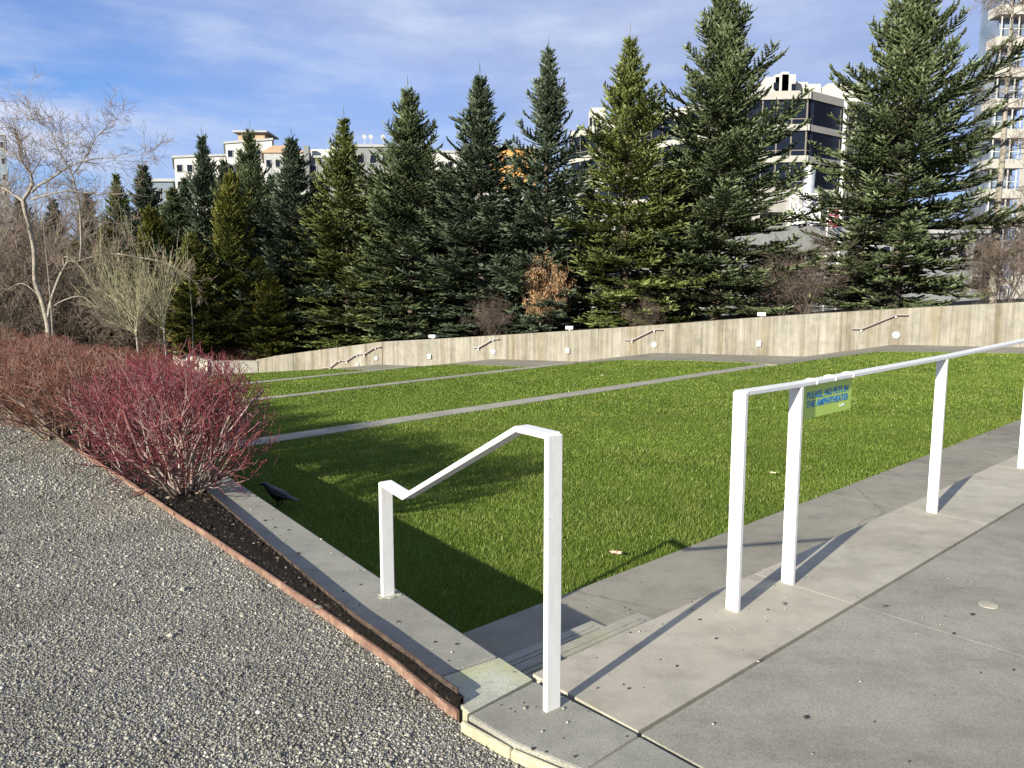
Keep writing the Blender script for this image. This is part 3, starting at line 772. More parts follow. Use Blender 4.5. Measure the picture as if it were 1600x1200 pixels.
# ------------------------------------------------------------------ crow
def crow():
    c = P(437, 790, Z0)
    sk = [((0, 0, .115), .052), ((.06, 0, .135), .056), ((.115, 0, .165), .040), ((.155, 0, .200), .031), ((.185, 0, .208), .024), ((.215, 0, .200), .011), ((.245, 0, .192), .004),
          ((-.07, 0, .105), .040), ((-.14, 0, .090), .022), ((-.23, 0, .070), .018)]
    ed = [(0, 1), (1, 2), (2, 3), (3, 4), (4, 5), (5, 6), (0, 7), (7, 8), (8, 9)]
    for s in (-1, 1):
        b = len(sk)
        sk += [((.0, .026*s, .075), .022), ((-.008, .03*s, .040), .007), ((.0, .03*s, .008), .0045), ((.03, .034*s, .004), .004), ((-.018, .03*s, .004), .004)]
        ed += [(0, b), (b, b+1), (b+1, b+2), (b+2, b+3), (b+2, b+4)]
    me = bpy.data.meshes.new('crow'); me.from_pydata([p for p, r in sk], ed, []); me.update()
    o = bpy.data.objects.new('crow', me); link(o)
    m = o.modifiers.new('skin', 'SKIN'); 
    for v, (p, r) in zip(me.skin_vertices[0].data, sk): v.radius = (r, r)
    me.skin_vertices[0].data[0].use_root = True
    me.skin_vertices[0].data[9].radius = (.028, .007); me.skin_vertices[0].data[8].radius = (.03, .014)
    s2 = o.modifiers.new('sub', 'SUBSURF'); s2.levels = s2.render_levels = 2
    me.materials.append(plain('crow_feathers', (.010, .010, .012), .38, 0, .3, 60))
    o.location = c; o.rotation_euler = (0, 0, math.radians(160)); o.scale = (.92,)*3
    for s in (-1, 1):
        w = MB(); vs = []
        prof = [(.10, .045, .175, .02), (.05, .058, .16, .035), (-.02, .058, .13, .036), (-.10, .042, .105, .022), (-.19, .016, .085, .006)]
        for x, y, z, hh in prof: vs += [(x, s*y, z+hh*.3), (x, s*(y+.006), z-hh), (x, s*(y-.02), z-hh*.4)]
        fs = []
        for i in range(4):
            for k in range(3): fs.append((i*3+k, i*3+(k+1) % 3, i*3+3+(k+1) % 3, i*3+3+k))
        fs += [(2, 1, 0), (12, 13, 14)]
        w.add(vs, fs); w.build('wing', me.materials[0], o, smooth=True)
        eb = MB(); eb.tube([(.188, s*.020, .213), (.188, s*.0245, .213)], .004, 8); eb.build('eye', plain('crow_eye', (.12, .11, .1), .15, 0, 0), o)
    tag(o, 'black crow standing on the shaded grass beside the curb wall', 'crow')
crow()

# ------------------------------------------------------------------ spruces
def spindles(A, D, L, W, tint, name, mat, parent=None, nb=2):
    """each twig = nb crossed diamond quads. A start, D unit dir, L length, W width"""
    A = np.array(A); D = np.array(D); L = np.array(L)[:, None]; W = np.array(W)[:, None]
    D /= np.linalg.norm(D, axis=1, keepdims=True)+1e-9
    r = RNG.normal(size=A.shape); s1 = np.cross(D, r); s1 /= np.linalg.norm(s1, axis=1, keepdims=True)+1e-9; s2 = np.cross(D, s1)
    n = len(A); vs = []
    for s in (s1, s2)[:nb]:
        q = np.stack([A, A+D*L*.45+s*W*.5, A+D*L, A+D*L*.45-s*W*.5], 1); vs.append(q)
    v = np.stack(vs, 1).reshape(-1, 3); f = np.arange(len(v)).reshape(-1, 4)
    return np_mesh(name, v, f, mat, np.repeat(tint, nb))
def make_spruce(seed, Ht=12.0, R=2.6, expo=.75, wh=.36, upt=.30, dens=1.0, rough=.28, nper=6, cedar=False, sat=1.5):
    rnd = random.Random(seed); A, D, L, W, T = [], [], [], [], []
    tb = MB(); nseg = 12
    wob = [(rnd.uniform(-.04, .04), rnd.uniform(-.04, .04)) for _ in range(nseg+1)]
    tp_ = [(wob[i][0]*i/4, wob[i][1]*i/4, Ht*i/nseg) for i in range(nseg+1)]
    tb.tube(tp_, [.16*(1-i/nseg)**.9*(Ht/12)+.008 for i in range(nseg+1)], 7)
    br = MB()
    z = .25
    side_bias = rnd.uniform(0, 6.28)
    while z < Ht*.985:
        fz = z/Ht; full = R*min(1, (1-fz)*sat)**expo*(1 if fz > .12 else .88)*(1 if fz < .92 else 1-(fz-.92)*5)
        nb_ = nper if fz < .9 else 4
        a0 = rnd.uniform(0, 6.28)
        for k in range(nb_):
            if rnd.random() < .08: continue
            a = a0+2*math.pi*k/nb_+rnd.uniform(-.35, .35)
            ln = full*rnd.uniform(1-rough*1.7, 1+rough*.8)*(1+.10*math.cos(a-side_bias))*(1+.13*math.sin(3*a+z*1.9+side_bias)+.13*math.sin(2*a-z*3.1+2*side_bias))
            if rnd.random() < .14: ln *= 1.36
            ln = max(ln, .14)
            el = math.radians((8 if not cedar else 25)+50*fz**1.6 + rnd.uniform(-10, 10))
            da = math.cos(a), math.sin(a)
            # branch curve: leaves trunk at el, sags, tip sweeps up
            n = max(3, int(ln/.16)); pts = []
            x = y0 = 0.0; zz = z + rnd.uniform(-.12, .12); r_ = 0; ang_ = el+.15
            st_ = ln/n
            for i in range(n+1):
                pts.append((da[0]*r_, da[1]*r_, zz)); u = i/n
                e2 = el - (.42 if not cedar else .1)*math.sin(u*2.6)*(1-fz) + upt*u*u*1.6
                r_ += st_*math.cos(e2); zz += st_*math.sin(e2)
            if ln > .5: br.tube([pts[i] for i in range(0, n+1, max(1, n//4))], [.022*ln/2.5*(1-i/(n+1))+.004 for i in range(0, n+1, max(1, n//4))], 3, False)
            for i in range(1, n+1):
                u = i/n; p = pts[i]; q = pts[i-1]; dx = (p[0]-q[0], p[1]-q[1], p[2]-q[2]); dl = math.sqrt(sum(c*c for c in dx)); dx = tuple(c/dl for c in dx)
                if u < .18 and ln > .8: continue
                # main axis twig
                A.append(q); D.append((dx[0], dx[1], dx[2]+.08)); L.append(st_*1.5); W.append(.085); T.append(.35+.5*u*rnd.random())
                sl_ = (.34*(ln*(1-u)) + .17)*rnd.uniform(.7, 1.2)
                sl_ = min(sl_, .85, .16+.42*ln)
                for s in (-1, 1):
                    if rnd.random() > .93*dens: continue
                    fa = math.radians(rnd.uniform(42, 62)); ca, sa = math.cos(fa), math.sin(fa)*s
                    lat = (-da[1], da[0], 0.0)
                    tilt = rnd.uniform(-.28, .30) + (.2 if fz > .6 else 0)
                    sd = (dx[0]*ca+lat[0]*sa, dx[1]*ca+lat[1]*sa, dx[2]*ca+tilt)
                    m_ = math.sqrt(sum(c*c for c in sd)); sd = tuple(c/m_ for c in sd)
                    k2 = max(1, int(sl_/.085)); ps = p
                    for j in range(k2+1):
                        w_ = j/k2; seg = sl_/k2
                        e_ = (sd[0], sd[1], sd[2]+.25*w_)
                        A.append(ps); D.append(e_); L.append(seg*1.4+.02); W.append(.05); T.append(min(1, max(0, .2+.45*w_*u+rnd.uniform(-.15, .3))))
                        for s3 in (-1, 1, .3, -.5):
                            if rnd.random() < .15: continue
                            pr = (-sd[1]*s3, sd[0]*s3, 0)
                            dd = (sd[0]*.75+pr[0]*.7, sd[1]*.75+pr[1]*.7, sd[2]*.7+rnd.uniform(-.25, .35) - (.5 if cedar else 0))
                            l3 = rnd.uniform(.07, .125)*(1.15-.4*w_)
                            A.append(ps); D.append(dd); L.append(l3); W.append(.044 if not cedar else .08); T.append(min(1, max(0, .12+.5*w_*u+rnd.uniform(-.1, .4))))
                        ps = (ps[0]+e_[0]*seg, ps[1]+e_[1]*seg, ps[2]+e_[2]*seg)
            # upswept pale tip
            p = pts[-1]
            for j in range(4):
                A.append(p); D.append((da[0]*.5+rnd.uniform(-.35, .35), da[1]*.5+rnd.uniform(-.35, .35), .6+upt)); L.append(rnd.uniform(.1, .24)); W.append(.04); T.append(rnd.uniform(.75, 1))
        z += wh*(1 if fz < .75 else .75)*rnd.uniform(.45, .75)
    # leader
    for j in range(3): A.append((0, 0, Ht*.97+j*.12)); D.append((rnd.uniform(-.05, .05), rnd.uniform(-.05, .05), 1)); L.append(.3); W.append(.035); T.append(.8)
    for j in range(14):
        a = rnd.uniform(0, 6.28); zz = Ht*(.93+.07*rnd.random()); A.append((0, 0, zz)); D.append((math.cos(a)*.6, math.sin(a)*.6, 1)); L.append(rnd.uniform(.2, .45)); W.append(.03); T.append(.7)
    A.append((0, 0, Ht)); D.append((0.02, 0, 1)); L.append(.75); W.append(.03); T.append(.5)
    return tb, br, (A, D, L, W, np.array(T))
protos = {}
def spruce_proto(key, mat_i, **k):
    tb, br, (A, D, L, W, T) = make_spruce(**k)
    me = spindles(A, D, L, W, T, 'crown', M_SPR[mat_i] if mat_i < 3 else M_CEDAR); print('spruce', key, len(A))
    protos[key] = (tb.mesh('trunk', M_BARK, True), br.mesh('branches', M_BARK), me, k['Ht'], k['R'])
spruce_proto('a', 0, seed=1, Ht=12, R=2.75, expo=.85, sat=1.75, upt=.35, rough=.34, nper=6, wh=.31)
spruce_proto('b', 0, seed=2, Ht=12, R=2.5, expo=.9, sat=1.6, upt=.32, rough=.38, nper=6, wh=.31)
spruce_proto('c', 2, seed=3, Ht=12, R=2.3, expo=.95, upt=.25, rough=.30, nper=6, wh=.32)
spruce_proto('d', 1, seed=4, Ht=12, R=2.2, expo=1.0, upt=.42, rough=.42, nper=5, wh=.30)
spruce_proto('e', 1, seed=5, Ht=12, R=2.2, expo=.95, upt=.30, rough=.30, nper=6, wh=.32)
spruce_proto('cedar', 3, seed=6, Ht=8, R=1.7, expo=.6, upt=.15, rough=.30, nper=7, cedar=True, wh=.34)
def put_tree(key, px, topy, Y, hw, label, group, name='spruce_tree', cat='spruce tree', rz=0):
    tr_, br_, cr, Ht, R = protos[key]
    X = (px-CX)/1211*Y; top = PY(px, topy, Y); X = top.x
    zb = hz(X, Y)-.05; sz = (top.z-zb)/(Ht+.45); sx = (1.0 if px > 1050 else 1.06 if px > 800 else 1.2)*hw/1211*Y/R
    e = empty(name, (X, Y, zb), rz); e.scale = (sx, sx, sz)
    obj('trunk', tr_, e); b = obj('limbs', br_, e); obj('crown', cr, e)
    tag(e, label, cat, group); return e
G = 'spruces in a row behind the retaining wall'
put_tree('a', 1432, -75, 31.0, 135, 'largest blue-green spruce, at the right, hiding the glass office', G, rz=.6)
put_tree('b', 1135, -50, 33.6, 128, 'tall dark spruce just left of the glass office corner', G, rz=2.0)
put_tree('c', 985, 42, 33.2, 98, 'yellow-green spruce behind the brown bush, right of its dark neighbour', G, rz=1.0)
put_tree('d', 857, 66, 34.4, 92, 'dark blue-green spruce with wide open arms above the brown bush', G, rz=.4)
put_tree('e', 750, 105, 35.6, 86, 'spruce in front of the orange building', G, rz=3.3)
put_tree('b', 637, 125, 36.6, 88, 'pointed full spruce right of the grey rooftop with antennas', G, rz=4.4)
put_tree('c', 537, 172, 38.0, 70, 'narrow yellow-green spruce in front of the grey rooftop', G, rz=5.0)
put_tree('e', 455, 203, 39.0, 72, 'spruce between the brown rooftop and the grey building', G, rz=2.2)
put_tree('b', 390, 192, 41.0, 62, 'thin-tipped spruce in front of the brown penthouse roof', G, rz=.9)
put_tree('d', 315, 203, 42.0, 58, 'spruce with spreading arms before the white building at left', G, rz=2.9)
put_tree('e', 348, 238, 44.5, 40, 'small sparse spruce between two taller ones at the white building', G, rz=1.2)
G2 = 'smaller spruces further left'
put_tree('e', 222, 246, 47, 56, 'rounded spruce left of the slate-blue house', G2, rz=.3)
put_tree('c', 180, 262, 50, 44, 'short spruce standing left of the rounded one', G2, rz=2.6)
put_tree('e', 135, 292, 52, 42, 'small distant spruce behind the pale whip of the bare tree', G2, rz=3.9)
put_tree('d', 82, 305, 54, 46, 'small dark distant spruce right of the bare tree trunk', G2, rz=5.4)
put_tree('e', 30, 300, 52, 52, 'small dark distant spruce left of the bare tree trunk', G2, rz=1.9)
put_tree('b', -45, 300, 50, 60, 'dark spruce cut by the left edge of the view', G2, rz=4.0)
# lower darker infill between the big ones, further back
G3 = 'shorter spruces filling the gaps behind the row'
for i, (px, ty, Y, hw, key, lab) in enumerate(((700, 255, 41, 90, 'e', 'low dark spruce seen between the orange building spruce and its left neighbour'), (805, 285, 40, 80, 'b', 'low dark spruce behind the brown bush, left side'),
        (920, 285, 39, 80, 'e', 'low spruce behind the brown bush, right side'), (1060, 225, 38, 85, 'c', 'low green spruce between the two tall right-hand ones'),
        (590, 275, 43, 80, 'd', 'low dark spruce right of the narrow yellow-green spruce'), (495, 275, 44, 75, 'e', 'low dark spruce left of the narrow yellow-green spruce'),
        (270, 285, 46, 60, 'b', 'low dark spruce below the slate-blue house'), (288, 268, 47, 42, 'e', 'small distant spruce against the left end of the white block'), (333, 262, 48, 36, 'b', 'small distant spruce between the two left tall spruces'), (372, 258, 49, 38, 'c', 'small distant yellow-green spruce under the brown penthouse'), (424, 262, 48, 42, 'e', 'small distant spruce under the tan tiled roof'), (500, 268, 47, 46, 'b', 'small distant spruce below the chimney slab'), (583, 262, 46, 46, 'e', 'small distant spruce below the rooftop dishes'), (690, 262, 45, 48, 'c', 'small distant spruce in front of the long white block'), (1212, 372, 36.5, 78, 'e', 'low spruce beneath the exhaust stack podium'), (1352, 392, 36.5, 80, 'b', 'low spruce at the foot of the largest spruce'))):
    put_tree(key, px, ty, Y, hw, lab, G3, rz=i*1.3)
GC = 'yellow-green cedars at the left'
for px, ty, Y, hw, lab, rz in ((358, 262, 38.0, 46, 'brown-tinged cedar in front of the row, with a thin pale stake', .4), (300, 360, 36.5, 48, 'olive cedar beside the pale saplings', 1.9), (235, 318, 42, 44, 'olive cedar below the slate-blue house', 3.),
                               (168, 345, 41, 42, 'olive cedar behind the long pale branch', 4.1), (118, 372, 40, 40, 'low olive cedar right of the bare tree trunk', 5.2), (20, 380, 42, 48, 'low olive cedar at the left edge', .9), (70, 352, 46, 40, 'olive cedar just behind the bare tree trunk', 1.1), (195, 400, 39.5, 36, 'small olive cedar behind the left pale sapling', 2.2), (-30, 350, 44, 50, 'olive cedar cut by the left edge', 5.9),
                               (420, 420, 37, 42, 'low olive cedar behind the left end of the wall', 2.4)):
    put_tree('cedar', px, ty, Y, hw, lab, GC, 'cedar_tree', 'cedar', rz)

# ------------------------------------------------------------------ branching plants
def tubes_np(paths, name, mat, nside=4, tints=None):
    """paths: list of (list of points, list of radii)"""
    Vv, Ff, Tt = [], [], []; base = 0
    ang_ = np.linspace(0, 2*np.pi, nside, endpoint=False)
    for idx, (pts, rad) in enumerate(paths):
        p = np.array(pts, float); n = len(p); r = np.array(rad, float)
        d = np.gradient(p, axis=0); d /= np.linalg.norm(d, axis=1, keepdims=True)+1e-9
        ref = np.array((.31, .17, .93)) if abs(d[0]@np.array((.31, .17, .93))) < .9 else np.array((1., 0, 0))
        a = np.cross(d, ref); a /= np.linalg.norm(a, axis=1, keepdims=True)+1e-9; b = np.cross(d, a)
        ring = p[:, None]+(a[:, None]*np.cos(ang_)[None, :, None]+b[:, None]*np.sin(ang_)[None, :, None])*r[:, None, None]
        Vv.append(ring.reshape(-1, 3))
        i = np.arange(n-1)[:, None]*nside; k = np.arange(nside)[None]; k2 = (k+1) % nside
        f = np.stack([i+k, i+k2, i+nside+k2, i+nside+k], -1).reshape(-1, 4)+base; Ff.append(f)
        if tints is not None:
            t0_, t1_ = tints[idx]; Tt.append(np.repeat(np.linspace(t0_, t1_, n-1), nside))
        base += n*nside
    return np_mesh(name, np.concatenate(Vv), np.concatenate(Ff), mat, np.concatenate(Tt) if tints is not None else None, smooth=nside > 4)
def grow(rnd, p, d, ln, r, depth, out, P_, t0=0.0):
    """P_: dict of per-depth params; appends (pts, radii, tint) """
    n = P_['seg'][min(depth, len(P_['seg'])-1)]; pts = [tuple(p)]; rad = [r]; d = Vector(d).normalized(); q = Vector(p)
    wig = P_['wig']; up = P_['up']; dirs = [d.copy()]
    r1 = r*P_['taper']
    for i in range(n):
        d = (d + Vector((rnd.gauss(0, wig), rnd.gauss(0, wig), rnd.gauss(0, wig)+up)) ).normalized()
        q = q + d*(ln/n); pts.append(tuple(q)); rad.append(r+(r1-r)*(i+1)/n); dirs.append(d.copy())
    out.append((pts, rad, depth))
    if depth >= P_['maxd']: return
    nk = P_['kids'][min(depth, len(P_['kids'])-1)]
    for k in range(nk):
        u = rnd.uniform(P_.get('from', .3), 1); i = min(n, max(1, int(round(u*n)))); dd = dirs[i]
        ax = Vector((rnd.gauss(0, 1), rnd.gauss(0, 1), rnd.gauss(0, 1))); ax = (ax-dd*ax.dot(dd)).normalized()
        sp_ = math.radians(rnd.uniform(*P_['ang'])); nd = dd*math.cos(sp_)+ax*math.sin(sp_)
        grow(rnd, Vector(pts[i]), nd, ln*rnd.uniform(*P_['lr']), rad[i]*P_['rr'], depth+1, out, P_)
def dogwood(seed, nst=26, h=1.05, spread=.85, fine=1.0, thick=1.0, mat=None, rmax=.95):
    rnd = random.Random(seed); out = []
    par = dict(seg=[6, 5, 4, 3], wig=.13, up=.06, taper=.55, kids=[6, 4, 2], ang=(18, 48), lr=(.42, .72), rr=.62, maxd=3, **{'from': .22})
    for i in range(nst):
        a = 2*math.pi*i/nst+rnd.uniform(-.2, .2); til = math.radians(rnd.uniform(6, 52))*spread/.85
        d = (math.cos(a)*math.sin(til), math.sin(a)*math.sin(til), math.cos(til))
        grow(rnd, Vector((math.cos(a)*.05, math.sin(a)*.05, 0)), d, h*rnd.uniform(.5, .75)*(1+.22*math.sin(til)), rnd.choice((.0065, .008, .010, .015))*thick, 0, out, par)
    def ok_(p): return all((q[0]**2+q[1]**2)/(rmax*rmax)+(max(q[2], 0)/(h*1.02))**2 < 1 and q[2] > -.02 for q in p)
    out = [o_ for o_ in out if ok_(o_[0]) and not (o_[2] == 0 and o_[0][-1][2] < .42*h)]
    out = [o_ for o_ in out if not (o_[2] > 0 and o_[0][0][2] < .30*math.hypot(o_[0][0][0], o_[0][0][1])+.04)]
    ti = {0: (.0, .55), 1: (.42, .8), 2: (.6, 1), 3: (.7, 1)}
    paths = [(p, [max(x, .0021*thick) for x in r]) for p, r, d in out]
    return tubes_np(paths, 'stems', mat, 4, [(max(0, ti[d][0]+rnd.uniform(-.25, .2)), min(1, ti[d][1]+rnd.uniform(-.3, .1))) for p, r, d in out])
print('dogwoods')
dm = [dogwood(11, 44, 1.20, 1.05, mat=M_DOG, rmax=.88), dogwood(12, 24, 1.0, .95, mat=M_DOG), dogwood(13, 24, 1.0, 1.0, thick=1.25, mat=M_DOG2)]
near_lab = 'nearest red-twigged dogwood shrub, with thick bare stems beside the curb wall'
k = 0
GD = 'red-twigged shrubs in the bed beside the gravel'
o = obj('dogwood_shrub', dm[0], label=near_lab, cat='shrub', group=GD); o.location = P(290, 783, -.07); o.scale = (1.0, 1.0, 1.0)
rows = []
def bedpt(s, w):
    # s metres beyond the near shrub along the bed, w across 0..1
    b0 = P(290, 783, -.07); return b0 + WD*s + Vector((-WN.x, -WN.y, 0))*(w-.12-.02*s)
specs = [(.75, -.05, 1.0), (1.45, .15, .98), (1.5, -.25, .8), (2.2, -.1, 1.0), (2.3, .5, .95), (3.0, .2, 1.0), (3.2, .75, .95), (3.8, -.1, .95), (4.1, .6, 1.0), (4.8, .1, 1.0), (5.0, 1.0, .95), (5.7, .6, 1.0), (6.1, .0, .95), (6.6, 1.1, 1.0), (7.3, .5, 1.0), (8.0, 1.2, 1.0), (8.6, .4, 1.0), (9.4, 1.0, 1.05)]
names = ['second', 'third', 'fourth', 'fifth', 'sixth', 'seventh', 'eighth', 'ninth', 'tenth', 'eleventh', 'twelfth', 'thirteenth', 'fourteenth', 'fifteenth', 'sixteenth', 'seventeenth', 'eighteenth', 'nineteenth']
for i, (s, w, sc) in enumerate(specs):
    o = obj('dogwood_shrub', dm[1] if i < 3 else dm[2])
    p = bedpt(s, w); p.z = -.07; o.location = p; o.rotation_euler = (0, 0, i*1.7); o.scale = (sc, sc, sc*(.97-.010*i+.05*(i % 3)))
    tag(o, '%s %s dogwood shrub along the bed, counted from the nearest one beside the curb wall' % (names[i], 'crimson' if i < 3 else 'russet'), 'shrub', GD)
# russet band behind the left end of the wall
GB = 'russet shrubs behind the left end of the far wall'
for i, (px, Y, sc) in enumerate(((295, 37.5, 1.7), (330, 37, 1.6), (365, 37.3, 1.5), (398, 37.2, 1.4), (428, 37, 1.25), (262, 38, 1.8), (225, 38, 1.8), (455, 36.6, .95))):
    o = obj('russet_shrub', dm[2]); X = (px-CX)/1211*Y; yt = [527, 529, 532, 536, 541, 526, 524, 548][i]; zt = 1.5-(yt-450)/1211*Y; o.location = (X, Y, zt-1.12*sc); o.scale = (sc*1.25, sc*1.25, sc); o.rotation_euler = (0, 0, i*2.1)
    tag(o, 'dense russet shrub behind the wall, %s from the left in its row' % ['third', 'fourth', 'fifth', 'sixth', 'seventh', 'second', 'first', 'eighth'][i], 'shrub', GB)

def bare_shrub(seed, h, nst, spread, mat, rad=.012, kids=[5, 5, 3], wig=.12, up=.03, minr=.0045, ang=(15, 55), maxd=3, dirbias=(0, 0)):
    rnd = random.Random(seed); out = []
    par = dict(seg=[6, 5, 4, 3], wig=wig, up=up, taper=.45, kids=kids, ang=ang, lr=(.4, .7), rr=.6, maxd=maxd, **{'from': .25})
    for i in range(nst):
        a = 2*math.pi*i/nst+rnd.uniform(-.3, .3); til = math.radians(rnd.uniform(3, 55))*spread
        d = (math.cos(a)*math.sin(til)+dirbias[0], math.sin(a)*math.sin(til)+dirbias[1], math.cos(til))
        grow(rnd, Vector((math.cos(a)*.1, math.sin(a)*.1, 0)), d, h*rnd.uniform(.55, .8), rad*rnd.uniform(.7, 1.2), 0, out, par)
    return tubes_np([(p, [max(x, minr) for x in r]) for p, r, d in out], 'twigs', mat, 3)
bs = [bare_shrub(21, 3.4, 12, 1.0, M_GREYTWIG, .022, [6, 6, 4]), bare_shrub(22, 3.0, 12, 1.1, M_GREYTWIG, .02, [6, 6, 4]), bare_shrub(23, 2.9, 16, 1.0, M_TWIG, .016, [6, 6, 4])]
GT = 'leafless grey-brown thicket shrubs at the left'
for i, (px, Y, ty) in enumerate(((-40, 38, 395), (8, 37, 385), (40, 40, 345), (95, 38.5, 395), (135, 39.5, 400), (180, 38.5, 430), (-20, 42, 325), (222, 38, 450))):
    o = obj('bare_shrub', bs[i % 2]); X = (px-CX)/1211*Y; zt = 1.5-(ty-450)/1211*Y; zb = -2.5 if hz(X, Y) < -2.5 else hz(X, Y)-.05; sc = (zt-zb)/3.1; o.location = (X, Y, zb); o.scale = (sc, sc, sc); o.rotation_euler = (0, 0, i*2.3)
    tag(o, 'leafless grey-brown shrub in the left thicket, %s' % ['lowest, cut by the left edge', 'left of the bare tree and in front', 'tall, just left of the bare trunk', 'right of the bare trunk', 'behind the long pale branch', 'under the tip of the long pale branch', 'tallest, cut by the left edge', 'beside the pale saplings'][i], 'shrub', GT)
GR = 'leafless brown shrubs behind the right part of the wall'
for i, (px, Y, ty, sc0, lab) in enumerate(((1262, 31.5, 385, 1, 'leafless brown shrub between the two tallest spruces'), (1225, 32.5, 425, .8, 'lower leafless shrub left of the one between the tallest spruces'), (1310, 33, 430, .8, 'leafless shrub tucked under the left arms of the largest spruce'),
                                   (1585, 30, 340, 1, 'big leafless brown shrub at the right edge'), (1620, 29, 330, 1, 'leafless shrub cut by the right edge'), (1545, 31, 420, .8, 'leafless shrub at the foot of the bare tall tree'), (1010, 31.5, 470, .6, 'low leafless shrub under the yellow-green spruce'), (768, 33.5, 470, .7, 'low leafless shrub left of the brown bush'))):
    o = obj('bare_shrub', bs[2]); p = PY(px, ty, Y); zb = hz(p.x, Y)-.05; s = (p.z-zb)/2.9; o.location = (p.x, Y, zb); o.scale = (s*.9, s*.9, s); o.rotation_euler = (0, 0, i*1.9)
    tag(o, lab, 'shrub', GR)
# brown-leaved beech bush
def beech():
    rnd = random.Random(5); p = PY(860, 392, 32.6); zb = hz(p.x, 32.6)-.03; h = p.z-zb
    e = empty('beech_bush', (p.x, 32.6, zb)); out = []
    par = dict(seg=[5, 4, 3], wig=.08, up=.08, taper=.4, kids=[9, 4], ang=(20, 50), lr=(.35, .55), rr=.6, maxd=2, **{'from': .05})
    for i in range(9):
        a = i*.7; til = math.radians(rnd.uniform(4, 24)); grow(rnd, Vector((0, 0, 0)), (math.cos(a)*math.sin(til), math.sin(a)*math.sin(til), math.cos(til)), h*.72, .02, 0, out, par)
    obj('stems', tubes_np([(p_, [max(x, .005) for x in r]) for p_, r, d in out], 'stems', M_GREYBARK, 3), e)
    A, D, L, W, T = [], [], [], [], []
    for pts, r, d in out:
        if d == 0: continue
        for j in range(60 if d == 2 else 26):
            u = rnd.uniform(0, len(pts)-1.001); i = int(u); q = Vector(pts[i]).lerp(Vector(pts[i+1]), u-i)
            if (q.x**2+q.y**2)/1.15**2+((q.z-h*.5)/(h*.5))**2 > 1+rnd.uniform(-.15, .1): continue
            A.append(tuple(q+Vector((rnd.gauss(0, .07), rnd.gauss(0, .07), rnd.gauss(0, .07))))); D.append((rnd.gauss(0, .4), rnd.gauss(0, .4), rnd.choice((.8, -.8)))); L.append(rnd.uniform(.07, .12)); W.append(.04); T.append(rnd.random())
    obj('leaves', spindles(A, D, L, W, np.array(T), 'leaves', M_BEECH, nb=1), e)
    tag(e, 'bush keeping its dry golden-brown leaves in front of the dark spruces', 'bush')
beech()

# bare tree with picture-derived main limbs
TY = 31.0; TK = 31/22
def tpt(x, y, dy=0): return PY(x, y, TY+dy)
trunk_paths = [
    ([(75, 640), (76, 530), (73, 500), (64, 465), (55, 440), (54, 400), (50, 372), (43, 345), (38, 325), (37, 312), (45, 300), (50, 288)], .095, .055),
    ([(74, 500), (80, 470), (90, 440), (99, 420), (108, 408), (122, 408), (150, 400), (178, 396), (215, 402), (250, 408), (280, 422), (308, 444)], .06, .008),
    ([(50, 288), (49, 275), (40, 262), (32, 248), (30, 228), (24, 205), (10, 195), (-20, 180)], .045, .010),
    ([(37, 315), (25, 306), (10, 296), (-15, 285), (-50, 262)], .055, .02),
    ([(32, 248), (18, 240), (2, 232), (-25, 222)], .03, .008),
    ([(50, 300), (60, 290), (75, 282), (90, 272), (105, 262), (120, 255), (150, 248), (190, 246), (230, 240)], .05, .006),
    ([(50, 312), (62, 308), (85, 302), (108, 298), (125, 300), (170, 304), (205, 300)], .035, .006),
    ([(52, 290), (48, 270), (42, 250), (38, 235)], .03, .006),
    ([(50, 272), (60, 255), (72, 240), (95, 228), (120, 222)], .022, .004),
    ([(125, 380+30), (127, 380), (126, 350), (124, 320), (118, 295), (112, 272), (100, 250), (88, 228), (78, 205), (62, 192), (46, 180)], .045, .005),
    ([(112, 275), (125, 258), (140, 235), (150, 215), (165, 200), (180, 185)], .025, .004),
    ([(127, 352), (140, 342), (165, 346), (200, 352)], .014, .004),
    ([(100, 420), (100, 402), (112, 405), (130, 422), (145, 450), (160, 470)], .03, .006),
    ([(85, 478), (98, 470), (122, 463), (140, 470), (150, 485), (155, 500), (170, 510)], .035, .006),
    ([(64, 465), (45, 448), (30, 443), (8, 455), (-10, 470)], .022, .005),
    ([(40, 340), (20, 350), (5, 372), (-15, 400)], .02, .004),
    ([(70, 245+35), (90, 300), (110, 325), (125, 345)], .014, .004)]
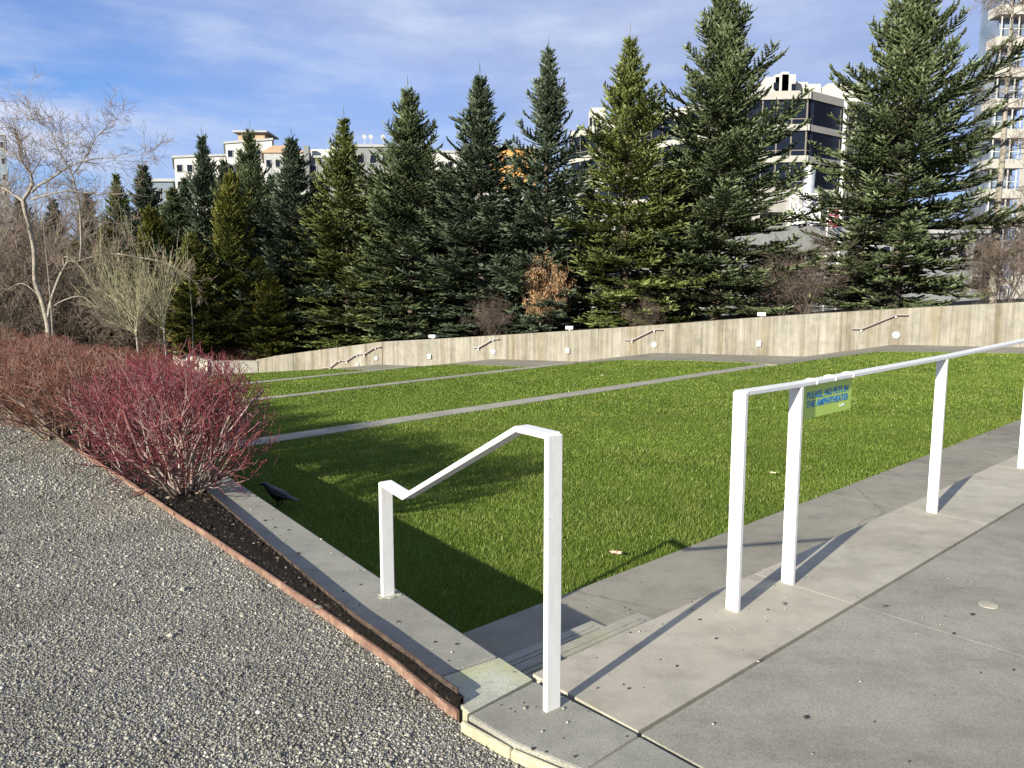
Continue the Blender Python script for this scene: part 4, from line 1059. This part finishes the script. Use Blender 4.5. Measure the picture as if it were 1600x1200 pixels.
def bare_tree():
    rnd = random.Random(9); root = tpt(75, 640); zb = -2.6; root = Vector((root.x, root.y, zb)); e = empty('bare_tree', root)
    out = []; twigs = []
    par = dict(seg=[5, 4, 3], wig=.16, up=.04, taper=.35, kids=[4, 3], ang=(22, 60), lr=(.4, .7), rr=.6, maxd=2, **{'from': .2})
    for ip, (px, r0_, r1_) in enumerate(trunk_paths):
        n = len(px); dyend = rnd.uniform(-1.6, 1.6) if ip > 0 else .0
        pts = [tpt(x, y, dyend*(i/(n-1))**1.0 if ip else 0)-root for i, (x, y) in enumerate(px)]
        if ip == 0: pts = [Vector((0, 0, -.05))] + pts[1:]
        rr_ = [TK*.8*(r0_+(r1_-r0_)*i/(len(pts)-1)) for i in range(len(pts))]
        # smooth
        P2, R2 = [], []
        for i in range(len(pts)-1):
            a = pts[max(i-1, 0)]; b = pts[i]; c = pts[i+1]; d = pts[min(i+2, len(pts)-1)]
            for j in range(3):
                t_ = j/3; P2.append(.5*((2*b)+(c-a)*t_+(2*a-5*b+4*c-d)*t_**2+(3*b-a-3*c+d)*t_**3)); R2.append(rr_[i]+(rr_[i+1]-rr_[i])*t_)
        P2.append(pts[-1]); R2.append(rr_[-1]); out.append((P2, R2))
        if ip in (0,): continue
        ntw = int(len(P2)*(1.3 if ip < 11 else .8))
        for j in range(ntw):
            i = rnd.randint(len(P2)//4, len(P2)-1); d = (P2[i]-P2[i-1]).normalized(); ax = Vector((rnd.gauss(0, 1), rnd.gauss(0, 1), rnd.gauss(0, 1)+.3)); ax = (ax-d*ax.dot(d)).normalized()
            a = math.radians(rnd.uniform(20, 65)); nd = d*math.cos(a)+ax*math.sin(a)
            grow(rnd, P2[i], nd, rnd.uniform(.35, 1.0)*1.2, max(.006, R2[i]*.4), 0, twigs, par)
    obj('trunk', tubes_np([out[0]], 'trunk', M_PALEBARK, 8), e)
    for o_ in out[1:]: obj('limb', tubes_np([o_], 'limb', M_PALEBARK, 6), e)
    obj('twigs', tubes_np([(p, [max(x, .0055) for x in r]) for p, r, d in twigs], 'twigs', M_GREYTWIG, 3), e)
    tag(e, 'leafless pale-barked tree with long arching limbs at the left', 'bare tree')
bare_tree()
# pale whippy saplings
def sapling(seed, px, by, Y, topy, lab, lean=-.28):
    rnd = random.Random(seed); b = PY(px, by, Y); zb = -2.5; h = PY(px, topy, Y).z-zb; e = empty('pale_sapling', (b.x, Y, zb)); zf = b.z-zb
    tk = [(Vector((0, 0, 0)), Vector((.03, 0, zf*.6)), Vector((0, 0, zf+.1)), Vector((-.03, 0, zf+.5)), Vector((-.02, 0, zf+1.0)), Vector((lean*.5, 0, zf+1.6)))]
    obj('trunk', tubes_np([([tuple(v) for v in tk[0]], [.055, .05, .045, .035, .02, .008])], 'trunk', M_PALEBARK, 6), e)
    out = []; par = dict(seg=[7, 5, 4], wig=.05, up=.05, taper=.35, kids=[6, 4], ang=(8, 28), lr=(.45, .8), rr=.6, maxd=2, **{'from': .1})
    for i in range(15):
        a = i*2.4; z0_ = zf+rnd.uniform(0, .8); til = math.radians(rnd.uniform(20, 50))
        grow(rnd, Vector((0, 0, z0_)), (math.cos(a)*math.sin(til)+lean, math.sin(a)*math.sin(til), math.cos(til)), (h-z0_)*rnd.uniform(.6, .95), .016, 0, out, par)
    obj('whips', tubes_np([(p, [max(x, .0055) for x in r]) for p, r, d in out], 'whips', M_WHIP, 3), e)
    tag(e, lab, 'sapling', 'pale whippy saplings by the red shrubs')
sapling(31, 257, 520, 33, 410, 'slender pale sapling, right one of the pair, in front of the olive cedar')
sapling(32, 214, 530, 32, 420, 'slender pale sapling, left one of the pair above the red shrubs', -.4)
# thin staked stems
for px, y0, y1, Y, lab in ((355, 268, 400, 38.2, 'thin pale stake in front of the brown-tinged cedar'), (66, 330, 480, 27, 'thin pale stem just right of the bare trunk'), (293, 395, 470, 34, 'thin pale stem at the olive cedar')):
    a = PY(px, y0, Y); m = MB(); zb = -2.4 if px < 340 else hz(a.x, Y); m.tube([(0, 0, 0), (.05, .02, (a.z-zb)*.5), (0, 0, a.z-zb)], [.03, .022, .01], 6); m.build('thin_stem', M_PALEBARK, label=lab, cat='stem', group='thin pale stems', loc=(a.x, Y, zb))
# tall bare tree at right
def tall_bare():
    rnd = random.Random(77); Y = 30.0; a = PY(1552, 470, Y); zb = hz(a.x, Y)-.1; e = empty('bare_tree', (a.x, Y, zb)); base = Vector((a.x, Y, zb))
    pts = [Vector((0, 0, 0))] + [PY(x, y, Y)-base for x, y in ((1551, 440), (1556, 380), (1559, 320), (1567, 240), (1571, 170), (1577, 100), (1581, 40), (1584, -40), (1588, -110))]
    R2 = [.15, .14, .125, .12, .105, .085, .06, .045, .03, .01]
    obj('trunk', tubes_np([([tuple(p) for p in pts], R2)], 'trunk', M_GREYBARK, 8), e)
    out = []; par = dict(seg=[7, 5, 4, 3], wig=.11, up=-.035, taper=.3, kids=[7, 5, 2], ang=(20, 60), lr=(.35, .6), rr=.5, maxd=3, **{'from': .15})
    for i in range(62):
        u = rnd.uniform(1.6, len(pts)-1.01); k = int(u); p = pts[k].lerp(pts[k+1], u-k); az = rnd.uniform(0, 6.28); el = rnd.uniform(-.05, .6)
        grow(rnd, p, (math.cos(az)*math.cos(el), math.sin(az)*math.cos(el), math.sin(el)), rnd.uniform(.9, 2.3)*(1-.06*u), .02, 0, out, par)
    obj('twigs', tubes_np([(p, [max(x, .005) for x in r]) for p, r, d in out], 'twigs', M_TWIG, 3), e)
    tag(e, 'tall leafless tree in front of the high-rise at the right edge', 'bare tree')
tall_bare()
# off-frame bare tree on the gravel side whose shade falls on the lawn
# ------------------------------------------------------------------ buildings
M_GLASS = plain('dark_window_glass', (.008, .011, .02), .12, 0, .2, .3, .22)
M_BLUEGLASS = plain('blue_grey_glass', (.16, .20, .26), .12, 0, .25, .4, .7)
M_CORN = plain('pale_stone_panel', (.30, .29, .265), .8, 0, .08, 1)
M_MULL = plain('bronze_mullion', (.20, .18, .15), .5, .3, .05, 3)
M_BWHITE = plain('white_stucco', (.42, .41, .385), .85, 0, .06, .8)
M_BGREY = plain('grey_siding', (.15, .155, .16), .8, 0, .08, 1)
M_BLGREY = plain('light_grey_panel', (.28, .285, .285), .8, 0, .08, 1)
M_TAN = plain('tan_roof', (.36, .24, .15), .85, 0, .1, 2)
M_ORANGE = plain('orange_panel', (.45, .22, .05), .7, 0, .08, 1)
M_SLATE = plain('slate_blue_siding', (.12, .15, .19), .8, 0, .1, 2)
M_HIGH = plain('cream_highrise_concrete', (.34, .325, .295), .85, 0, .06, .5)
M_GALV = plain('galvanised_steel', (.55, .56, .58), .38, .55, .1, 3)
M_PODIUM = concrete('podium_concrete', (.16, .165, .165), (.20, .21, .21), .2, .3)
def bld(name, loc, label, cat='building', group='buildings beyond the trees'):
    e = empty(name, loc); tag(e, label, cat, group); return e
def facade(e, a, b, z0, floors, fh, glass_h, bays, mg=M_GLASS, mb=M_CORN, th=.35, mm=M_MULL, top_cornice=1.0):
    """curtain wall from a to b (xy), alternating glass ribbons and pale bands"""
    a = Vector((a[0], a[1], 0)); b = Vector((b[0], b[1], 0)); d = (b-a); L_ = d.length; d.normalize(); n = Vector((d.y, -d.x, 0))
    if n.dot(-((a+b)/2)) < 0: n = -n
    for f in range(floors):
        zb = z0+f*fh
        g_ = MB(); c = (a+b)/2; g_.beam(a+Vector((0, 0, zb+glass_h/2)), b+Vector((0, 0, zb+glass_h/2)), (0, 0, 1), glass_h, .12)
        w = g_.build('window_band', mg, e)
        m_ = MB()
        for k in range(bays+1):
            p = a+d*(L_*k/bays)+n*.1; m_.beam(p+Vector((0, 0, zb)), p+Vector((0, 0, zb+glass_h)), d, .14, .14)
        m_.beam(a+n*.1+Vector((0, 0, zb+glass_h*.22)), b+n*.1+Vector((0, 0, zb+glass_h*.22)), (0, 0, 1), .1, .1)
        m_.build('mullions', mm, w)
        s_ = MB(); bh = fh-glass_h if f < floors-1 else top_cornice
        s_.beam(a-d*th+n*.0+Vector((0, 0, zb+glass_h+bh/2)), b+d*th+Vector((0, 0, zb+glass_h+bh/2)), (0, 0, 1), bh, th*2)
        s_.build('spandrel', mb, e)
# glass office, about 100 m away
OC = PY(1262, 144, 100); zt = OC.z; e = bld('office_building', (0, 0, 0), 'dark glass office block with pale stone bands behind the tallest spruces')
fhh = 46.5/12.11; gh = 3.05
z0_ = zt-.85-gh-4*fhh
# body core
for (A_, B_, nb_) in (((OC.x-.0, 100), (28.0, 101.0), 5), ((OC.x, 100), (58, 115.5), 14)):
    facade(e, (A_[0], A_[1]), B_, z0_, 5, fhh, gh, nb_)
facade(e, (27.8, 104.0), (9.5, 125.5), z0_, 5, fhh, gh, 14)
m = MB(); m.prism([(38, 100.4), (57.6, 115.6), (44, 134), (12, 134), (9.9, 126), (28.2, 104.4), (28.4, 101.4)], -2.6, zt-.5); m.build('core', M_GLASS, e)
for (x0, x1, y0, y1) in ((1190, 1210, 126, 143), (1205, 1235, 122, 144), (1232, 1262, 128, 144), (1262, 1282, 131, 150), (1285, 1340, 136, 170), (1215, 1225, 118, 130)):
    p = PY(x0, y0, 118); q = PY(x1, y1, 118); m = MB(); m.box(((p.x+q.x)/2, 118+(x0 % 5), (p.z+zt-2)/2), (q.x-p.x, 4, p.z-zt+2)); m.build('rooftop_plant', M_BWHITE, e)
p = PY(918, 181, 135); q = PY(940, 200, 135)
m = MB(); m.box(((p.x+q.x)/2, 131, (p.z+q.z)/2-1), (q.x-p.x, 4, p.z-q.z+2)); m.build('rooftop_plant', M_BWHITE, e)
for x in (923, 929): p = PY(x, 186, 128.8); m = MB(); m.box((p.x, 128.9, p.z-.4), (.35, .1, 1.3)); m.build('vent', M_GLASS, e)
for x, y in ((1212, 134), (1240, 136)): p = PY(x, y, 115.8); m = MB(); m.box((p.x, 115.8, p.z), (.6, .1, .9)); m.build('vent', M_GLASS, e)
# podium with columns in front
e = bld('parking_podium', (0, 0, 0), 'grey concrete parking podium with open columns under the glass office', group='buildings beyond the trees')
A_ = PY(1160, 352, 72); B_ = PY(1345, 352, 72); m = MB(); m.prism([(A_.x, 72), (B_.x, 74), (B_.x, 86), (A_.x, 86)], -2.6, A_.z); m.build('base', M_PODIUM, e)
m = MB(); zz = PY(1200, 330, 76).z
m.prism([(A_.x, 76), (B_.x, 78), (B_.x, 90), (A_.x, 90)], zz, PY(1200, 313, 76).z+1.2); m.build('deck', M_CORN, e)
for x in (1180, 1229, 1270, 1300): 
    p = PY(x, 345, 75.5); m = MB(); m.box((p.x, 75.4, (A_.z+zz)/2+.4), (.6, .6, zz-A_.z+1.6)); m.build('column', M_CORN, e)
# exhaust stack on a truss frame
e0 = PY(1256, 352, 73.5); e = empty('exhaust_stack', (e0.x, 73.5, e0.z)); tag(e, 'silver exhaust stack standing in a white cross-braced frame', 'exhaust stack')
px1 = 73.5/1211
m = MB(); m.tube([(.25, 0, 44*px1), (.3, 0, 62*px1), (.35, 0, 89*px1)], 8.0*px1, 20); m.build('pipe', M_GALV, e, smooth=False)
m = MB(); m.tube([(.25, 0, 44*px1), (.25, 0, 52*px1)], 8.7*px1, 20); m.build('collar', M_GALV, e)
m = MB(); m.tube([(.25, 0, 42*px1), (.1, 0, 25*px1), (.7, 0, 12*px1), (.8, 0, 0)], [7.5*px1, 5.5*px1, 8*px1, 8*px1], 16); m.build('duct', M_GALV, e)
m = MB(); h_ = 45*px1; hw = 17*px1; t_ = .11
cs = [(-hw, -hw), (hw, -hw), (hw, hw), (-hw, hw)]
for i in range(4):
    a = cs[i]; b = cs[(i+1) % 4]; m.beam((*a, 0), (*a, h_), (1, 0, 0), t_, t_)
    for z in (h_, h_*.36): m.beam((*a, z), (*b, z), (0, 0, 1), t_*.9, t_*.9)
    m.beam((*a, h_*.36), (*b, h_), (.3, .3, 1) if a[1] == b[1] else (.3, .1, 1), t_*.8, t_*.8); m.beam((*b, h_*.36), (*a, h_), (.3, .3, 1) if a[1] == b[1] else (.3, .1, 1), t_*.8, t_*.8)
    m.beam((*a, 0), (*b, h_*.36), (.3, .2, 1), t_*.8, t_*.8); m.beam((*b, 0), (*a, h_*.36), (.3, .2, 1), t_*.8, t_*.8)
m.beam((hw, -hw, h_*.45), (hw+1.1, -hw, 0), (0, 1, 0), t_, t_)
m.build('frame', M_WHITE, e)
# white pole and banner
p = PY(1319, 150, 62); q = PY(1306, 330, 62); m = MB(); m.tube([(0, 0, 0), (0, 0, p.z+2.6)], [.2, .13], 12)
m.build('light_pole', M_WHITE, label='tall white lamp pole in front of the glass office', cat='pole', loc=(q.x+.35, 62, -2.6))
M_BAN = plain('crimson_banner', (.24, .02, .06), .7, 0, .1, 4); M_BANT = plain('banner_print', (.75, .6, .65), .7, 0, .05, 4)
a = PY(1294, 326, 60); b = PY(1309, 355, 60); e = empty('banner', (a.x, 60, -2.6)); H0 = 2.6
m = MB(); m.tube([(0, 0, 0), (0, 0, a.z+H0+.3)], .05, 8); m.build('pole', M_WHITE, e)
wb = b.x-a.x; m = MB(); m.box((wb/2+.05, 0, (a.z+b.z)/2+H0), (wb, .02, a.z-b.z)); m.build('cloth', M_BAN, e)
def btext(body, z):
    cu = bpy.data.curves.new('t', 'FONT'); cu.body = body; cu.size = .30; cu.offset = .008
    to = bpy.data.objects.new('t', cu); COL.objects.link(to); bpy.context.view_layer.update()
    me = bpy.data.meshes.new_from_object(to.evaluated_get(bpy.context.evaluated_depsgraph_get())); COL.objects.unlink(to); bpy.data.objects.remove(to)
    for v in me.vertices: v.co = Vector((v.co.x+.1, -.014, v.co.y+z))
    me.materials.clear(); me.materials.append(M_BANT); link(bpy.data.objects.new('lettering', me), e)
for i, s in enumerate(('330', '302', '324', '93')): btext(s, a.z+H0-.42-i*.33)
tag(e, 'crimson street banner with pale figures on a thin white pole', 'banner')
# high-rise
e = bld('high_rise', (0, 0, 0), 'cream high-rise with glass balconies at the right edge'); Yh = 85.0; sx = 1211/Yh
xl = (1533-800)/sx; xm = (1578-800)/sx; xr = xl+26
m = MB(); m.prism([(xm, Yh), (xr, Yh+3), (xr, Yh+22), (xm*(Yh+22)/Yh, Yh+22)], -2.6, 50); m.build('tower', M_HIGH, e)
m = MB(); m.prism([(xl+.5, Yh+1.2), (xm, Yh+1.2), (xm+1.6, Yh+12), ((xl+.8)*(Yh+12)/Yh, Yh+12)], -2.6, 49.6); m.build('bay_core', M_BLUEGLASS, e)
for f in range(16):
    zf = -1.0+f*3.15
    m = MB(); m.box(((xl+xm)/2, Yh+.9, zf), (xm-xl+.6, 2.0, .95)); sl_ = m.build('balcony_slab', M_HIGH, e)
    m = MB()
    for k in range(4): m.box((xl+.2+(xm-xl-.4)*k/3, Yh+.2, zf+1.6), (.1, .1, 2.75))
    m.box(((xl+xm)/2, Yh+.2, zf+1.3), (xm-xl, .07, .08)); m.build('balcony_frame', M_BWHITE, sl_)
    m = MB(); m.box((xm+3.2, Yh+.36, zf+1.6), (1.3, .2, 1.7)); m.build('window', M_BLUEGLASS, e)
    m = MB(); m.box((xm+7.2, Yh+.85, zf+1.6), (1.9, .2, 1.7)); m.build('window', M_BLUEGLASS, e)
# mid-left blocks
def block(px0, px1, ytop, Y, D_, mat, label, wins=None, roof=None, name='apartment_building', tilt=0.0, ybot=None):
    a = PY(px0, ytop, Y); b = PY(px1, ytop+tilt, Y); e = bld(name, (a.x, Y, -2.6), label); w = b.x-a.x; h = a.z+2.6; h2 = b.z+2.6
    k_ = (Y+D_)/Y; xa_ = a.x*k_-a.x; xb_ = b.x*k_-a.x
    m = MB(); m.add([(0, 0, 0), (w, 0, 0), (xb_, D_, 0), (xa_, D_, 0), (0, 0, h), (w, 0, h2), (xb_, D_, h2), (xa_, D_, h)], [(0, 3, 2, 1), (4, 5, 6, 7), (0, 1, 5, 4), (1, 2, 6, 5), (2, 3, 7, 6), (3, 0, 4, 7)])
    m.build('wall', mat, e)
    m = MB(); m.add([(-.3, -.3, h+.01), (w+.3, -.3, h2+.01), (xb_+.3, D_, h2+.01), (xa_-.3, D_, h+.01), (-.3, -.3, h+.4), (w+.3, -.3, h2+.4), (xb_+.3, D_, h2+.4), (xa_-.3, D_, h+.4)], [(0, 3, 2, 1), (4, 5, 6, 7), (0, 1, 5, 4), (1, 2, 6, 5), (2, 3, 7, 6), (3, 0, 4, 7)])
    m.build('parapet', roof or M_BLGREY, e)
    if wins:
        nx, dz = wins
        for i in range(nx):
            for j in range(5):
                zz = min(h, h2)-1.9-j*dz
                if zz < 2: break
                xx = w*(i+.5)/nx
                f_ = MB(); f_.box((xx, -.05, zz), (min(1.5, w/nx*.6), .12, 1.5)); fo_ = f_.build('window', M_BLGREY, e)
                f_ = MB(); f_.box((xx, -.09, zz), (min(1.5, w/nx*.6)-.24, .12, 1.24)); f_.build('pane', M_GLASS, fo_)
    return e, w, h
block(272, 352, 247, 150, 14, M_BWHITE, 'white stucco apartment block at the left with a low rooftop parapet', (5, 3.1), tilt=-3)
e, w, h = block(352, 425, 225, 160, 14, M_BWHITE, 'white block with a brown penthouse behind the thin-tipped spruce', (5, 3.1), tilt=-6)
m = MB(); p = PY(392, 209, 160); m.box((5, 4, p.z+2.6-1), (5.4, 6, 2.6)); m.build('penthouse', M_TAN, e); m = MB(); m.box((5, 4, p.z+2.6+.5), (7, 8, .35)); m.build('penthouse_roof', M_BLGREY, e)
e, w, h = block(412, 484, 239, 148, 14, M_BLGREY, 'pale block with a tan tiled roof left of the chimney slab', (5, 3.1), M_TAN)
m = MB(); m.add([(0, 0, h+.42), (w*.55, 0, h+.42), (w*.5, 3, h+1.9), (.8, 3, h+1.9), (0, 8, h+.42), (w*.55, 8, h+.42)], [(0, 1, 2, 3), (3, 2, 5, 4), (0, 3, 4), (1, 5, 2)]); m.build('roof', M_TAN, e)
e, w, h = block(478, 562, 247, 140, 12, M_BGREY, 'grey siding block with white rooftop housings', (4, 3.2))
m = MB(); m.box((w*.25, 3, h+.9), (w*.35, 4, 1.6)); m.build('rooftop_plant', M_BWHITE, e); m = MB(); m.box((w*.65, 3, h+1.3), (w*.4, 4, 1.9)); m.build('rooftop_plant', M_BWHITE, e)
p = PY(481, 226, 138); m = MB(); m.box((.35, -.6, (p.z+2.6)/2), (.9, .9, p.z+2.6)); m.build('chimney', M_BGREY, e)
e, w, h = block(554, 612, 230, 130, 12, M_BGREY, 'grey block with small white rooftop dishes on thin masts', (3, 3.4), M_BLGREY)
for x in (.25, .42, .75):
    m = MB(); m.tube([(w*x, 1, h+.3), (w*x, 1, h+1.8)], .05, 6); ms = m.build('mast', M_BWHITE, e); m = MB(); m.tube([(w*x, .7, h+1.8), (w*x, .85, h+1.85)], [.35, .12], 12); m.build('dish', M_BWHITE, ms)
block(612, 672, 262, 135, 12, M_BLGREY, 'pale grey block behind the pointed full spruce', (3, 3.2))
block(668, 768, 238, 138, 12, M_BWHITE, 'long white block left of the orange building', (7, 3.2), tilt=3)
block(766, 838, 232, 134, 12, M_ORANGE, 'orange-panelled building glimpsed between two spruces', (4, 3.2), tilt=2)
block(690, 930, 300, 100, 12, M_BLGREY, 'low pale street-front building behind the spruces', (12, 3.0))
block(238, 271, 284, 110, 10, M_SLATE, 'slate-blue house with a white-framed window at the left', (2, 3.2), M_BLGREY, 'house')
e, w, h = block(-60, 8, 212, 170, 20, M_SLATE, 'dark tower block cut by the left edge', (6, 3.4), name='tower_block')
block(930, 1180, 330, 95, 8, M_BGREY, 'low grey building behind the two tall middle spruces', (10, 3.0))
block(1350, 1540, 365, 78, 8, M_BGREY, 'low grey building behind the largest spruce', (8, 3.0))

# ------------------------------------------------------------------ light, sky, camera
w = bpy.data.worlds.new('World'); S.world = w; w.use_nodes = True; nt = w.node_tree
bg = nt.nodes['Background']; sky = N(nt, 'ShaderNodeTexSky', sky_type='NISHITA'); sky.sun_disc = False
EL = math.radians(19.7); AZ = math.radians(180+39.3)
sky.sun_elevation = EL; sky.sun_rotation = AZ; sky.air_density = 1.0; sky.dust_density = .6; sky.ozone_density = 2.5
tc = N(nt, 'ShaderNodeTexCoord'); sp_ = N(nt, 'ShaderNodeSeparateXYZ'); nt.links.new(tc.outputs['Generated'], sp_.inputs[0])
def wmap(scale, loc=(0, 0, 0)):
    m_ = N(nt, 'ShaderNodeMapping'); nt.links.new(tc.outputs['Generated'], m_.inputs['Vector']); m_.inputs['Scale'].default_value = scale; m_.inputs['Location'].default_value = loc
    return m_.outputs[0]
def lobe(px, py, zs, r0, r1):
    """soft region of sky round one compass direction"""
    d = ray(px, py).normalized(); a = N(nt, 'ShaderNodeVectorMath', operation='SUBTRACT'); nt.links.new(tc.outputs['Generated'], a.inputs[0]); a.inputs[1].default_value = d
    b = N(nt, 'ShaderNodeVectorMath', operation='MULTIPLY'); nt.links.new(a.outputs[0], b.inputs[0]); b.inputs[1].default_value = (1, 1, zs)
    w_ = mix(nt, .16, b.outputs[0], wn.outputs['Color'], 'ADD')
    c = N(nt, 'ShaderNodeVectorMath', operation='LENGTH'); nt.links.new(w_, c.inputs[0])
    return ramp(nt, c.outputs['Value'], [(r0, 1.), (r1, 0.)])
wn = N(nt, 'ShaderNodeTexNoise'); wn.inputs['Scale'].default_value = 5; wn.inputs['Detail'].default_value = 5; nt.links.new(wmap((1, 1, 2)), wn.inputs['Vector'])
na = noise(nt, wmap((2.0, 2.0, 5.5), (3.1, .4, .7)), 1.0, 6, .52)
nb = noise(nt, wmap((3.4, 3.4, 13), (1.3, 4.4, 2.7)), 1.4, 8, .58)
cover = ramp(nt, mix(nt, .3, na, nb), [(.30, .45), (.50, .85), (.62, 1.)])
clear = lobe(120, 95, 2.4, .12, .46)
cover = mix(nt, clear, cover, ramp(nt, nb, [(.42, .05), (.62, .5)]))
cc = ramp(nt, nb, [(.34, (3.1, 3.8, 6.0)), (.50, (3.75, 4.5, 6.7)), (.66, (4.8, 5.6, 7.5))])
puff = mix(nt, 1, lobe(20, 175, 4.2, .10, .36), ramp(nt, nb, [(.40, .1), (.56, 1.)]), 'MULTIPLY')
cc = mix(nt, puff, cc, (6.0, 6.5, 8.0))
low = N(nt, 'ShaderNodeMapRange'); nt.links.new(sp_.outputs['Z'], low.inputs[0]); low.inputs[1].default_value = .20; low.inputs[2].default_value = .0; low.inputs[3].default_value = 0; low.inputs[4].default_value = .35
cc = mix(nt, low.outputs[0], cc, (3.0, 3.5, 5.0))
cover = mix(nt, puff, cover, 1.0)
nt.links.new(mix(nt, cover, mix(nt, 1, sky.outputs[0], (.85, 1.15, 1.7), 'MULTIPLY'), cc), bg.inputs['Color']); bg.inputs['Strength'].default_value = .055
L_ = bpy.data.lights.new('sun', 'SUN'); L_.energy = 5.0; L_.angle = math.radians(.5); L_.color = (1, .94, .79)
so = bpy.data.objects.new('sun', L_); link(so)
dirv = -Vector((math.sin(AZ)*math.cos(EL), math.cos(AZ)*math.cos(EL), math.sin(EL))); so.rotation_euler = dirv.to_track_quat('-Z', 'Y').to_euler()
cam = bpy.data.cameras.new('camera'); cam.sensor_width = 36; cam.lens = F/1600*36; cam.clip_end = 6000; cam.clip_start = .05
co = bpy.data.objects.new('camera', cam); link(co); co.location = (0, 0, H); co.rotation_euler = (math.radians(90)-PITCH, 0, 0); S.camera = co
S.view_settings.view_transform = 'Standard'; S.view_settings.look = 'None'; S.view_settings.exposure = 1.15; S.view_settings.gamma = 1
